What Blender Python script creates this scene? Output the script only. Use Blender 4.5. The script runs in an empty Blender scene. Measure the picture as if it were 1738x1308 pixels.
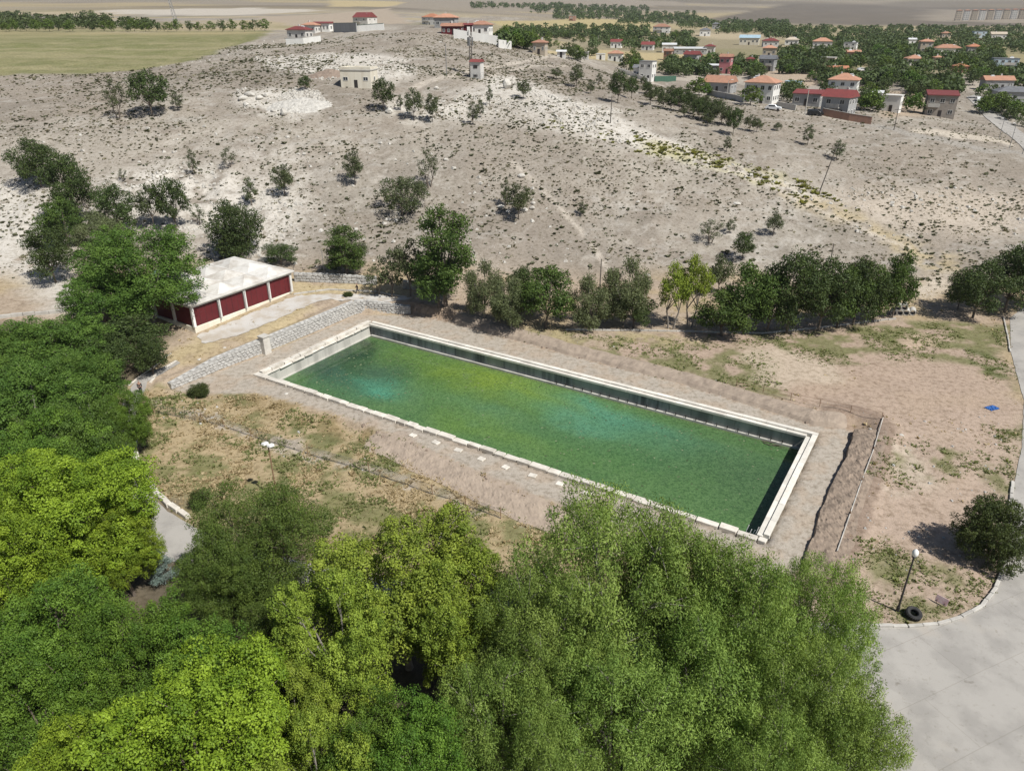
import bpy, bmesh, math, random
import numpy as np
from mathutils import Vector, Matrix

scene = bpy.context.scene
COL = scene.collection
R = math.radians
rng = np.random.default_rng(7)
random.seed(7)

# ------------------------------------------------------------------ camera, sky, sun, exposure
CAM_H, PITCH, FPX, CX, CY = 42.0, R(26.5), 1247.0, 869.0, 654.0
cam = bpy.data.cameras.new('camera')
cam.sensor_width = 36.0
cam.lens = 36.0 * FPX / 1738.0
cam.clip_end = 20000.0
cam_ob = bpy.data.objects.new('camera', cam)
cam_ob.location = (0, 0, CAM_H)
cam_ob.rotation_euler = (R(90) - PITCH, 0, 0)
COL.objects.link(cam_ob)
scene.camera = cam_ob

SUN_EL, SUN_DIR = R(53), Vector((0.74, -0.67, 0)).normalized()   # towards the sun, on the ground
world = bpy.data.worlds.new('World')
scene.world = world
world.use_nodes = True
wn = world.node_tree
sky = wn.nodes.new('ShaderNodeTexSky')
sky.sky_type = 'NISHITA'
sky.sun_disc = False
sky.sun_elevation = SUN_EL
sky.sun_rotation = math.atan2(SUN_DIR.x, SUN_DIR.y)
sky.dust_density = 2.0
sky.altitude = 1100
bg = wn.nodes['Background']
bg.inputs['Strength'].default_value = 0.060
wn.links.new(sky.outputs[0], bg.inputs['Color'])

sun = bpy.data.lights.new('sun', 'SUN')
sun.energy = 5.0
sun.angle = R(0.5)
sun.color = (1.0, 0.97, 0.915)
sun_ob = bpy.data.objects.new('sun', sun)
sd = Vector((SUN_DIR.x * math.cos(SUN_EL), SUN_DIR.y * math.cos(SUN_EL), math.sin(SUN_EL)))
sun_ob.rotation_euler = sd.to_track_quat('Z', 'Y').to_euler()
COL.objects.link(sun_ob)

scene.view_settings.view_transform = 'Standard'
scene.view_settings.look = 'None'
scene.view_settings.exposure = 0.20
scene.view_settings.gamma = 1.0
scene.view_settings.use_curve_mapping = False
scene.render.engine = 'CYCLES'
scene.cycles.max_bounces = 5
scene.cycles.diffuse_bounces = 3
scene.cycles.glossy_bounces = 2
scene.cycles.transmission_bounces = 4
scene.cycles.volume_bounces = 0
scene.cycles.use_denoising = True

HAZE = 0.00007                                # air: share of light scattered per metre

# ------------------------------------------------------------------ pixel <-> world helpers
def ray(px, py):
    u, v = (px - CX) / FPX, -(py - CY) / FPX
    return np.array([u, math.cos(PITCH) + v * math.sin(PITCH), -math.sin(PITCH) + v * math.cos(PITCH)])

def at_z(px, py, z=0.0):
    d = ray(px, py)
    t = (z - CAM_H) / d[2]
    return Vector((d[0] * t, d[1] * t, z))

def at_y(px, py, Y):
    d = ray(px, py)
    t = Y / d[1]
    return Vector((d[0] * t, Y, CAM_H + d[2] * t))

def mpp(p):                                   # metres per photograph pixel at a world point
    dep = p[1] * math.cos(PITCH) + (CAM_H - p[2]) * math.sin(PITCH)
    return dep / FPX

# ------------------------------------------------------------------ numpy noise
def _hash(ix, iy, s):
    h = (ix.astype(np.int64) * 374761393 + iy.astype(np.int64) * 668265263 + s * 982451653) & 0x7fffffff
    h = ((h ^ (h >> 13)) * 1274126177) & 0x7fffffff
    return ((h ^ (h >> 16)) & 0xffff) / 65535.0

def vnoise(x, y, s=0):
    ix, iy = np.floor(x), np.floor(y)
    fx, fy = x - ix, y - iy
    fx, fy = fx * fx * (3 - 2 * fx), fy * fy * (3 - 2 * fy)
    a, b = _hash(ix, iy, s), _hash(ix + 1, iy, s)
    c, d = _hash(ix, iy + 1, s), _hash(ix + 1, iy + 1, s)
    return (a * (1 - fx) + b * fx) * (1 - fy) + (c * (1 - fx) + d * fx) * fy

def fbm(x, y, scale, s=0, o=4):
    t, amp, tot = 0, 1.0, 0.0
    x, y = x / scale, y / scale
    for k in range(o):
        t = t + amp * vnoise(x + 17.3 * k, y - 9.1 * k, s + k)
        tot += amp
        amp *= 0.5
        x, y = x * 2.03, y * 2.03
    return t / tot

def sstep(a, b, v):
    t = np.clip((v - a) / (b - a), 0, 1)
    return t * t * (3 - 2 * t)

def poly_sd(x, y, P):                         # signed distance, positive inside
    n = len(P)
    dmin = np.full(x.shape, 1e9)
    ins = np.zeros(x.shape, bool)
    for i in range(n):
        x0, y0 = P[i][0], P[i][1]
        x1, y1 = P[(i + 1) % n][0], P[(i + 1) % n][1]
        ex, ey = x1 - x0, y1 - y0
        t = np.clip(((x - x0) * ex + (y - y0) * ey) / max(ex * ex + ey * ey, 1e-9), 0, 1)
        dmin = np.minimum(dmin, np.hypot(x - x0 - t * ex, y - y0 - t * ey))
        c = ((y0 > y) != (y1 > y)) & (x < (x1 - x0) * (y - y0) / ((y1 - y0) if y1 != y0 else 1e-9) + x0)
        ins ^= c
    return np.where(ins, dmin, -dmin)

def line_d(x, y, P):                          # distance to an open polyline
    dmin = np.full(x.shape, 1e9)
    for i in range(len(P) - 1):
        x0, y0, x1, y1 = P[i][0], P[i][1], P[i + 1][0], P[i + 1][1]
        ex, ey = x1 - x0, y1 - y0
        t = np.clip(((x - x0) * ex + (y - y0) * ey) / max(ex * ex + ey * ey, 1e-9), 0, 1)
        dmin = np.minimum(dmin, np.hypot(x - x0 - t * ex, y - y0 - t * ey))
    return dmin

# ------------------------------------------------------------------ materials
def new_mat(name):
    m = bpy.data.materials.new(name)
    m.use_nodes = True
    nt = m.node_tree
    return m, nt, nt.nodes['Principled BSDF']

def N(nt, kind, **kw):
    n = nt.nodes.new(kind)
    for k, v in kw.items():
        if k in n.inputs.keys():
            n.inputs[k].default_value = v
        else:
            setattr(n, k, v)
    return n

def mixc(nt, a, b, fac, mode='MIX'):
    n = nt.nodes.new('ShaderNodeMix')
    n.data_type = 'RGBA'
    n.blend_type = mode
    for sock, val in ((6, a), (7, b), (0, fac)):
        if hasattr(val, 'node'):
            nt.links.new(val, n.inputs[sock])
        elif sock == 0:
            n.inputs[0].default_value = val
        else:
            n.inputs[sock].default_value = (*val, 1) if len(val) == 3 else val
    return n.outputs[2]

def ramp(nt, fac, a, b):
    n = nt.nodes.new('ShaderNodeMapRange')
    n.interpolation_type = 'SMOOTHSTEP'
    n.inputs[1].default_value, n.inputs[2].default_value = a, b
    nt.links.new(fac, n.inputs[0])
    return n.outputs[0]

def coords(nt, which='Object'):
    return nt.nodes.new('ShaderNodeTexCoord').outputs[which]

def noise(nt, co, scale, detail=4, rough=0.55):
    n = N(nt, 'ShaderNodeTexNoise', Scale=scale, Detail=detail, Roughness=rough)
    nt.links.new(co, n.inputs['Vector'])
    return n.outputs['Fac']

def geo_pos(nt):
    return nt.nodes.new('ShaderNodeNewGeometry').outputs['Position']

def worn(name, col, col2=None, scale=1.5, rough=0.85, amt=0.6, bump=0.0, streak=False, spec=0.3, metal=0.0):
    """a base colour with blotchy wear in a second colour"""
    m, nt, b = new_mat(name)
    col2 = col2 or tuple(c * 0.72 for c in col)
    co = geo_pos(nt)
    if streak:
        mp = N(nt, 'ShaderNodeMapping')
        mp.inputs['Scale'].default_value = (1, 1, 0.12)
        nt.links.new(co, mp.inputs[0])
        co = mp.outputs[0]
    f = ramp(nt, noise(nt, co, scale, 6, 0.62), 0.38, 0.68)
    mu = nt.nodes.new('ShaderNodeMath'); mu.operation = 'MULTIPLY'; mu.inputs[1].default_value = amt
    nt.links.new(f, mu.inputs[0])
    c = mixc(nt, col, col2, mu.outputs[0])
    oi = nt.nodes.new('ShaderNodeObjectInfo')
    hv = N(nt, 'ShaderNodeHueSaturation')
    mr = nt.nodes.new('ShaderNodeMapRange')
    mr.inputs[3].default_value, mr.inputs[4].default_value = 0.86, 1.1
    nt.links.new(oi.outputs['Random'], mr.inputs[0])
    nt.links.new(mr.outputs[0], hv.inputs['Value'])
    nt.links.new(c, hv.inputs['Color'])
    nt.links.new(hv.outputs[0], b.inputs['Base Color'])
    b.inputs['Roughness'].default_value = rough
    b.inputs['Specular IOR Level'].default_value = spec
    b.inputs['Metallic'].default_value = metal
    if bump:
        bp = N(nt, 'ShaderNodeBump', Strength=0.6, Distance=bump)
        nt.links.new(noise(nt, geo_pos(nt), scale * 5, 5, 0.6), bp.inputs['Height'])
        nt.links.new(bp.outputs[0], b.inputs['Normal'])
    return m

def leaf_mat(name, dark, light, trans=0.35, hue=0.006):
    m, nt, b = new_mat(name)
    at = N(nt, 'ShaderNodeAttribute', attribute_name='tone')
    c = mixc(nt, dark, light, at.outputs['Fac'])
    oi = nt.nodes.new('ShaderNodeObjectInfo')
    hv = N(nt, 'ShaderNodeHueSaturation')
    for k, (lo, hi) in (('Hue', (0.5 - hue, 0.5 + hue)), ('Value', (0.9, 1.14))):
        mr = nt.nodes.new('ShaderNodeMapRange')
        mr.inputs[3].default_value, mr.inputs[4].default_value = lo, hi
        nt.links.new(oi.outputs['Random'], mr.inputs[0])
        nt.links.new(mr.outputs[0], hv.inputs[k])
    nt.links.new(c, hv.inputs['Color'])
    nt.links.new(hv.outputs[0], b.inputs['Base Color'])
    b.inputs['Roughness'].default_value = 0.6
    b.inputs['Specular IOR Level'].default_value = 0.25
    tr = nt.nodes.new('ShaderNodeBsdfTranslucent')
    tc = mixc(nt, hv.outputs[0], (1.25, 1.2, 0.45), 1.0, 'MULTIPLY')
    nt.links.new(tc, tr.inputs['Color'])
    mx = nt.nodes.new('ShaderNodeMixShader')
    mx.inputs[0].default_value = trans
    nt.links.new(b.outputs[0], mx.inputs[1])
    nt.links.new(tr.outputs[0], mx.inputs[2])
    nt.links.new(mx.outputs[0], nt.nodes['Material Output'].inputs[0])
    return m

M = {}
M['bark'] = worn('bark', (.16, .13, .105), (.09, .075, .06), 3)
M['palebark'] = worn('pale_bark', (.27, .245, .215), (.15, .13, .115), 3)
M['lime'] = worn('limestone', (.54, .515, .465), (.42, .39, .34), 1.2, amt=.8, bump=.03)
M['spoil'] = worn('broken_limestone', (.47, .45, .41), (.30, .285, .255), 1.6, amt=.9, bump=.06)
M['clod'] = worn('earth_clod', (.25, .195, .155), (.17, .13, .10), 2)
M['coping'] = worn('coping_stone', (.66, .62, .55), (.43, .39, .33), .9, amt=.75, bump=.02)
M['slab'] = worn('coping_slab', (.70, .67, .60), (.50, .46, .40), .7, amt=.6, bump=.01)
M['rubble'] = worn('rubble_stone', (.47, .46, .435), (.36, .35, .33), 1.5, amt=.7, bump=.03)
M['mortar'] = worn('mortar', (.42, .41, .385), (.34, .325, .305), 2, bump=.02)
M['conc'] = worn('concrete', (.47, .45, .41), (.33, .31, .28), .8, amt=.7, bump=.01)
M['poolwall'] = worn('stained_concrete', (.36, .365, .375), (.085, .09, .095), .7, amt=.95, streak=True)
M['poolwall_lit'] = worn('pale_sunlit_concrete', (.56, .54, .49), (.30, .29, .26), .5, amt=.7, streak=True)  # sunlight on the left short wall put into the colour; ledge itself is white
M['white'] = worn('white_paint', (.74, .73, .69), (.60, .58, .54), .5, amt=.5, streak=True)
M['cream'] = worn('cream_plaster', (.70, .655, .55), (.52, .46, .36), .6, amt=.6, streak=True)
M['redpanel'] = worn('dark_red_panel', (.125, .018, .022), (.085, .014, .017), .7, rough=.5, amt=.5)
M['roofmem'] = worn('white_roof', (.57, .555, .52), (.36, .325, .28), .42, amt=.9)
M['terracotta'] = worn('terracotta_tile', (.42, .185, .105), (.28, .125, .075), .7, amt=.7)
M['terracotta2'] = worn('weathered_tile', (.35, .185, .125), (.24, .135, .095), .9, amt=.8)
M['terracotta3'] = worn('faded_tile', (.44, .235, .155), (.34, .19, .13), .8, amt=.8)
M['redroof'] = worn('dark_red_roof', (.21, .055, .05), (.14, .045, .042), .8, rough=.6)
M['greyroof'] = worn('grey_roof', (.17, .175, .185), (.11, .11, .12), .8)
M['tinroof'] = worn('tin_roof', (.62, .63, .63), (.48, .47, .45), .8, rough=.5)
M['blueroof'] = worn('blue_roof', (.33, .45, .52), (.26, .33, .38), .8, rough=.5)
M['pink'] = worn('pink_plaster', (.50, .19, .20), (.38, .15, .15), .6)
M['greywall'] = worn('grey_plaster', (.36, .36, .355), (.26, .26, .25), .5, streak=True)
M['brick'] = worn('brick_wall', (.36, .21, .15), (.26, .16, .12), .9)
M['beige'] = worn('beige_plaster', (.48, .41, .32), (.36, .31, .25), .6)
M['palewall'] = worn('pale_plaster', (.60, .585, .55), (.46, .44, .41), .5, streak=True)
M['stonehouse'] = worn('stone_house_wall', (.30, .265, .23), (.20, .18, .155), 1.2)
M['bluewall'] = worn('pale_blue_plaster', (.46, .55, .60), (.36, .43, .47), .6)
M['glass'] = worn('window_glass', (.025, .03, .036), (.05, .055, .06), .4, rough=.12, spec=.6)
M['door'] = worn('dark_door', (.035, .03, .028), (.06, .05, .045), 2, rough=.5)
M['metal'] = worn('grey_metal', (.26, .26, .26), (.17, .165, .16), 2, rough=.5, metal=.3)
M['darkmetal'] = worn('dark_metal', (.035, .035, .035), (.06, .05, .045), 3, rough=.5)
M['rust'] = worn('rusty_metal', (.24, .15, .09), (.14, .08, .05), 3)
M['wood'] = worn('weathered_pole', (.13, .115, .10), (.08, .07, .06), 2)
M['rubber'] = worn('black_rubber', (.022, .022, .023), (.05, .048, .045), 4, rough=.7)
M['globe'] = worn('white_lamp', (.80, .80, .78), (.70, .70, .68), 2, rough=.35)
M['carwhite'] = worn('white_car_paint', (.75, .75, .75), (.70, .70, .70), 1, rough=.25, spec=.6)
M['carblack'] = worn('black_car_paint', (.015, .015, .017), (.02, .02, .02), 1, rough=.25, spec=.6)
M['bluepl'] = worn('blue_plastic', (.035, .12, .36), (.02, .08, .25), 3, rough=.45)
M['signpink'] = worn('faded_pink_sign', (.55, .36, .38), (.70, .62, .60), 3, rough=.5)
M['greenfence'] = worn('green_sheet', (.06, .13, .09), (.04, .09, .06), 1)
M['poolblue'] = worn('pool_water', (.12, .30, .36), (.16, .36, .42), 1, rough=.1)
M['cloth'] = worn('black_cloth', (.02, .02, .024), (.035, .035, .04), 4)
M['cloth2'] = worn('grey_cloth', (.06, .06, .065), (.04, .04, .045), 4)
M['skin'] = worn('skin', (.36, .22, .16), (.32, .19, .14), 4)

LM = {
 'ash': leaf_mat('ash_leaf', (.085, .150, .012), (.285, .385, .034), .24),
 'elm': leaf_mat('elm_leaf', (.052, .090, .018), (.135, .190, .034), .22),
 'green': leaf_mat('mid_green_leaf', (.055, .120, .016), (.165, .265, .034), .24),
 'willow': leaf_mat('willow_leaf', (.095, .160, .030), (.280, .375, .082), .26),
 'locust': leaf_mat('locust_leaf', (.050, .105, .018), (.125, .205, .034), .22),
 'dark': leaf_mat('dark_leaf', (.026, .044, .012), (.080, .108, .030), .25),
 'middark': leaf_mat('dark_green_leaf', (.028, .048, .014), (.085, .122, .032), .2),
 'midgreen': leaf_mat('row_tree_leaf', (.038, .072, .015), (.110, .165, .034), .22),
 'bush': leaf_mat('evergreen_bush_leaf', (.030, .048, .012), (.098, .125, .032), .2),
 'scrub': leaf_mat('scrub_leaf', (.046, .062, .024), (.108, .130, .054), .2),
 'olive': leaf_mat('grey_green_leaf', (.085, .105, .045), (.180, .205, .095), .25),
 'yellow': leaf_mat('yellow_green_leaf', (.100, .155, .020), (.310, .385, .052), .24),
 'far': leaf_mat('orchard_leaf', (.040, .062, .020), (.098, .130, .044), .2),
 'spruce': leaf_mat('blue_spruce_needle', (.10, .14, .12), (.20, .26, .23), .15),
 'tuft': leaf_mat('tuft_blade', (.150, .140, .090), (.270, .250, .160), .2),
 'shrublet': leaf_mat('shrublet_leaf', (.080, .088, .050), (.165, .172, .100), .2),
 'weed': leaf_mat('ridge_weed_leaf', (.17, .18, .055), (.34, .34, .12), .3),
 'dry': leaf_mat('dry_grass_blade', (.28, .215, .115), (.50, .41, .25), .3),
 'grass': leaf_mat('green_grass_blade', (.105, .125, .040), (.215, .240, .085), .3),
}

# ------------------------------------------------------------------ object helpers
def tag(o, label=None, cat=None, group=None, kind=None):
    if label: o['label'] = label
    if cat: o['category'] = cat
    if group: o['group'] = group
    if kind: o['kind'] = kind
    return o

def empty(name, loc=(0, 0, 0), rz=0.0, label=None, cat=None, group=None, kind=None):
    o = bpy.data.objects.new(name, None)
    o.location = loc
    o.rotation_euler = (0, 0, rz)
    COL.objects.link(o)
    return tag(o, label, cat, group, kind)

def link(name, me, parent=None, loc=None, rot=None, scale=None):
    o = bpy.data.objects.new(name, me)
    COL.objects.link(o)
    if parent is not None: o.parent = parent
    if loc is not None: o.location = loc
    if rot is not None: o.rotation_euler = rot
    if scale is not None: o.scale = scale
    return o

def np_mesh(name, V, F, mat, tone=None, smooth=False):
    V = np.asarray(V, np.float32).reshape(-1, 3)
    F = np.asarray(F, np.int32)
    k = F.shape[1]
    me = bpy.data.meshes.new(name)
    me.vertices.add(len(V)); me.vertices.foreach_set('co', V.ravel())
    me.loops.add(F.size); me.loops.foreach_set('vertex_index', F.ravel())
    me.polygons.add(len(F))
    me.polygons.foreach_set('loop_start', np.arange(0, F.size, k, dtype=np.int32))
    me.polygons.foreach_set('use_smooth', np.full(len(F), smooth))
    if tone is not None:
        a = me.attributes.new('tone', 'FLOAT', 'POINT')
        a.data.foreach_set('value', np.asarray(tone, np.float32))
    me.materials.append(mat)
    me.update(calc_edges=True)
    return me

class MB:
    """collects boxes, prisms and tubes into one mesh"""
    def __init__(s): s.V, s.F = [], []
    def add(s, V, F):
        o = len(s.V)
        s.V += [tuple(v) for v in V]
        s.F += [tuple(i + o for i in f) for f in F]
        return s
    def box(s, x0, x1, y0, y1, z0, z1):
        return s.add([(x0, y0, z0), (x1, y0, z0), (x1, y1, z0), (x0, y1, z0), (x0, y0, z1), (x1, y0, z1), (x1, y1, z1), (x0, y1, z1)],
                     [(3, 2, 1, 0), (4, 5, 6, 7), (0, 1, 5, 4), (1, 2, 6, 5), (2, 3, 7, 6), (3, 0, 4, 7)])
    def prism(s, poly, z0, z1):
        n = len(poly)
        V = [(p[0], p[1], z0) for p in poly] + [(p[0], p[1], z1) for p in poly]
        F = [tuple(range(n - 1, -1, -1)), tuple(range(n, 2 * n))] + [(i, (i + 1) % n, n + (i + 1) % n, n + i) for i in range(n)]
        return s.add(V, F)
    def tube(s, a, b, r0, r1=None, n=6, cap=True):
        r1 = r0 if r1 is None else r1
        a, b = Vector(a), Vector(b)
        q = (b - a).to_track_quat('Z', 'Y').to_matrix()
        V = []
        for p, r in ((a, r0), (b, r1)):
            for i in range(n):
                t = 2 * math.pi * i / n
                V.append(p + q @ Vector((r * math.cos(t), r * math.sin(t), 0)))
        F = [(i, (i + 1) % n, n + (i + 1) % n, n + i) for i in range(n)]
        if cap: F += [tuple(range(n - 1, -1, -1)), tuple(range(n, 2 * n))]
        return s.add(V, F)
    def lathe(s, prof, n=12, c=(0, 0, 0)):
        V, F = [], []
        for r, z in prof:
            for i in range(n):
                t = 2 * math.pi * i / n
                V.append((c[0] + r * math.cos(t), c[1] + r * math.sin(t), c[2] + z))
        for j in range(len(prof) - 1):
            for i in range(n):
                F.append((j * n + i, j * n + (i + 1) % n, (j + 1) * n + (i + 1) % n, (j + 1) * n + i))
        return s.add(V, F)
    def mesh(s, name, mat, bevel=0.0, smooth=False):
        me = bpy.data.meshes.new(name)
        me.from_pydata(s.V, [], s.F)
        me.materials.append(mat)
        if bevel:
            bm = bmesh.new(); bm.from_mesh(me)
            bmesh.ops.bevel(bm, geom=bm.edges[:], offset=bevel, segments=1, affect='EDGES')
            bm.to_mesh(me); bm.free()
        if smooth:
            me.polygons.foreach_set('use_smooth', np.full(len(me.polygons), True))
        me.update()
        return me
    def build(s, name, mat, parent=None, bevel=0.0, smooth=False, **kw):
        return link(name, s.mesh(name, mat, bevel, smooth), parent, **kw)

def stone_mesh(name, mat, seed, sx=1, sy=1, sz=1, sub=2, rough=0.18):
    """an irregular boulder, unit size, resting on z = 0"""
    bm = bmesh.new()
    bmesh.ops.create_icosphere(bm, subdivisions=sub, radius=0.5)
    r = random.Random(seed)
    ph = [Vector((r.uniform(-1, 1), r.uniform(-1, 1), r.uniform(-1, 1))).normalized() for _ in range(9)]
    cut = [r.uniform(0.30, 0.47) for _ in range(9)]
    for v in bm.verts:
        for n, c in zip(ph, cut):
            d = v.co.dot(n)
            if d > c: v.co -= n * (d - c) * 0.85
        v.co *= 1 + r.uniform(-rough, rough) * 0.35
        v.co = Vector((v.co.x * sx, v.co.y * sy, v.co.z * sz + 0.38 * sz))
    me = bpy.data.meshes.new(name)
    bm.to_mesh(me); bm.free()
    me.materials.append(mat)
    return me
# ------------------------------------------------------------------ terrain height
def pt(px, py, Y):
    p = at_y(px, py, Y)
    return (p.x, p.y, p.z)

CTRL = [
    # the hill behind the pool (photo point, distance)
    (700, 470, 120), (700, 400, 138), (700, 300, 158), (700, 210, 182), (612, 152, 200), (650, 100, 240), (650, 54, 305),
    (1000, 480, 121.5), (1000, 400, 140), (1000, 300, 160), (1000, 210, 185), (1000, 160, 215), (1000, 122, 270),
    (1300, 400, 142), (1300, 300, 165), (1300, 215, 198), (1300, 182, 221), (1250, 190, 212),
    (1500, 420, 140), (1500, 480, 124), (1500, 300, 170), (1500, 212, 205), (1700, 400, 145), (1700, 300, 178), (1700, 255, 195), (1735, 205, 240),
    (1670, 182, 260), (1100, 160, 236), (1075, 138, 300), (930, 93, 290), (846, 78, 290), (750, 45, 330), (500, 72, 300), (520, 54, 360),
    (800, 133, 220), (880, 110, 255), (400, 200, 182), (400, 300, 157), (400, 400, 136), (400, 120, 225), (500, 100, 245),
    (200, 197, 183), (0, 200, 184), (0, 300, 155), (100, 300, 155), (100, 400, 134), (100, 480, 116), (250, 115, 236), (0, 127, 225), (0, 57, 400),
    (250, 57, 400), (450, 56, 380), (-300, 130, 225), (-300, 300, 155), (-300, 57, 400), (-300, 430, 125),
    (1900, 300, 185), (1900, 400, 145), (2000, 200, 240), (2000, 130, 330),
    # plain and village
    (1000, 97, 420), (1230, 128, 360), (1400, 130, 350), (1600, 130, 350), (1738, 130, 350), (1200, 85, 490), (1500, 100, 430), (1700, 100, 430),
    (1400, 70, 640), (1000, 70, 640), (1125, 57, 690), (1600, 62, 700), (850, 55, 650), (2000, 70, 640),
    # far country
    (1000, 40, 1000), (1400, 45, 1100), (1700, 40, 1200), (600, 30, 800), (200, 30, 850), (-300, 30, 850), (2100, 40, 1100),
    (200, 8, 1400), (600, 12, 1300), (1000, 10, 2000), (1400, 12, 2300), (1700, 16, 2300), (2300, 10, 2200), (-500, 8, 1500),
    (-400, -45, 4500), (300, -45, 4500), (900, -45, 4800), (1400, -40, 5000), (2100, -40, 5000),
]
C3 = [pt(*c) for c in CTRL]
for x in (-75, -45, -15, 15, 45, 75, 110):                       # flat ground near the pool
    for y in (-10, 10, 30, 45):
        C3.append((x, y, 0.0 if x > -40 else 0.8))
C3 += [(-5, 62, -.85), (-14, 69, -.75), (-22, 76, -.5), (-32, 80, 0), (10, 58, -.7), (3, 52, -.8), (-15, 60, -.8), (20, 100, .9), (0, 108, 1.2), (40, 100, .7), (60, 110, .9), (55, 85, .7), (42, 72, .8), (36, 60, .4),
       (60, 60, .3), (80, 85, .2), (90, 110, .6), (35, 112, .8), (-20, 117, 2.0), (-45, 95, 1.6), (-45, 108, 2.4), (-55, 100, 2.3), (-58, 88, 1.6), (-72, 90, 2.2), (-70, 105, 2.6), (-30, 108, 2.1),
       (-36, 86, .8), (-45, 75, .6), (-60, 65, 1.0), (-90, 70, 1.5), (-95, 95, 2.8)]
C3 = np.array(C3, float)

def tps_fit(C, sc=100.0, lam=1e-3):
    n = len(C)
    P = C[:, :2] / sc
    d2 = ((P[:, None] - P[None]) ** 2).sum(2)
    K = 0.5 * d2 * np.log(d2 + 1e-12) + lam * np.eye(n)
    A = np.hstack([np.ones((n, 1)), P])
    L = np.block([[K, A], [A.T, np.zeros((3, 3))]])
    w = np.linalg.solve(L, np.concatenate([C[:, 2], np.zeros(3)]))
    return P, w, sc
TPS = tps_fit(C3)

def tps_eval(x, y):
    P, w, sc = TPS
    out = np.empty(x.size)
    xs, ys = x.ravel() / sc, y.ravel() / sc
    for i in range(0, xs.size, 40000):
        d2 = (xs[i:i + 40000, None] - P[:, 0]) ** 2 + (ys[i:i + 40000, None] - P[:, 1]) ** 2
        out[i:i + 40000] = (0.5 * d2 * np.log(d2 + 1e-12)) @ w[:len(P)] + w[-3] + w[-2] * xs[i:i + 40000] + w[-1] * ys[i:i + 40000]
    return out.reshape(x.shape)

# pool rectangle on the ground, from its four outer corners
PL, PB, PR, PN = [at_z(*q) for q in ((429, 636), (625, 544), (1391, 738), (1299, 922))]
pc = (PL + PB + PR + PN) / 4
ax_u = ((PN - PL) + (PR - PB)).normalized()                     # along the pool
ax_v = Vector((-ax_u.y, ax_u.x, 0))                             # across, away from the camera
POOL_L = ((PN - PL).length + (PR - PB).length) / 2
POOL_W = ((PB - PL).length + (PR - PN).length) / 2
POOL_A = math.atan2(ax_u.y, ax_u.x)
def pool_uv(x, y):
    dx, dy = x - pc.x, y - pc.y
    return dx * ax_u.x + dy * ax_u.y, dx * ax_v.x + dy * ax_v.y
def pool_pt(u, v, z=0.0):
    return Vector((pc.x + ax_u.x * u + ax_v.x * v, pc.y + ax_u.y * u + ax_v.y * v, z))

# the sunken court round the pool
WALL_A = [at_z(*q) for q in ((292, 661), (372, 628), (452, 597))]
WALL_B = [at_z(*q) for q in ((452, 597), (530, 565), (604, 533), (622, 531), (697, 533))]
court_px = [(292, 662), (372, 630), (452, 599), (530, 567), (606, 535), (697, 535), (760, 546), (830, 566), (1000, 612), (1130, 643), (1240, 677), (1380, 722), (1448, 730),
            (1440, 760), (1420, 810), (1392, 870), (1355, 972), (1300, 985), (1130, 925), (960, 862), (820, 805), (690, 745), (560, 697), (440, 668), (350, 668)]
COURT = [at_z(*q) for q in court_px]
bank_r = [at_z(*q) for q in ((1448, 730), (1440, 760), (1420, 810), (1392, 870), (1355, 972))]
bank_f = [at_z(*q) for q in ((697, 535), (760, 546), (830, 566), (1000, 612), (1130, 643), (1240, 677), (1380, 722), (1448, 730))]
bank_n = [at_z(*q) for q in ((1130, 925), (1040, 895), (960, 862), (890, 833), (820, 805), (755, 775), (690, 745), (620, 720))]
WALLLINE = WALL_A + WALL_B[1:]

def height(x, y):
    z = tps_eval(x, y)
    near = sstep(190, 150, y) * sstep(-110, -95, x) * sstep(125, 105, x)
    # small relief
    rel = (fbm(x, y, 9, 3) - .5) * 1.2 + (fbm(x, y, 2.5, 9, 3) - .5) * .35
    hill = sstep(112, 135, y) * (1 - sstep(300, 420, y)) * (1 - .75 * sstep(45, 80, x) * sstep(190, 240, y))
    z = z + rel * hill + (fbm(x, y, 3, 21) - .5) * .22 * near * (1 - hill)
    # rocky steps on the white outcrop of the left slope
    lx, ly = ROCK_L
    rock = np.exp(-(((x - lx) / 26) ** 2 + ((y - ly) / 13) ** 2))
    z = z + rock * (np.abs(fbm(x, y, 7, 33, 4) - .5) * -4.5 + 1.0)
    # the court
    m = (y < 140) & (y > 35) & (np.abs(x) < 60)
    xm, ym = x[m], y[m]
    sdv = poly_sd(xm, ym, COURT)
    dw = line_d(xm, ym, WALLLINE)
    dr = line_d(xm, ym, bank_r)
    df = line_d(xm, ym, bank_f)
    sdv = np.where(dw < 2.2, sdv + .75, sdv)
    dn = line_d(xm, ym, bank_n)
    w = np.where(dw < 2.2, .3, np.where(dn < 3.5, 1.3, np.where(dr < 4.5, 3.2, np.where(df < 4, 2.0, 4.0))))
    k = np.clip(1 + sdv / w, 0, 1)                               # 1 inside, falling to 0 outside
    k = np.where(dw < 2.2, k, k * k * (3 - 2 * k))
    zz = z[m]
    lift = np.where(df < 5, .08 * sstep(0, -2, sdv) * np.exp(-(sdv / 6) ** 2), 0) + np.where(dr < 6, .40 * sstep(6, 3, dr) * sstep(0, -2.2, sdv) * sstep(-9, -4, sdv), 0)
    base = (fbm(xm, ym, 3, 5) - .5) * .08
    zz = (zz + lift) * (1 - k) + base * k
    u, v = pool_uv(xm, ym)
    ins = np.minimum(POOL_L / 2 - np.abs(u), POOL_W / 2 - np.abs(v))
    zz = np.where(ins > -1.2, np.minimum(zz, .02), zz)
    zz = np.where(ins > .3, -5.0, np.where(ins > -.3, -.12, zz))
    z[m] = zz
    return z

ROCK_L = at_y(300, 340, 147)[:2]

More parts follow.
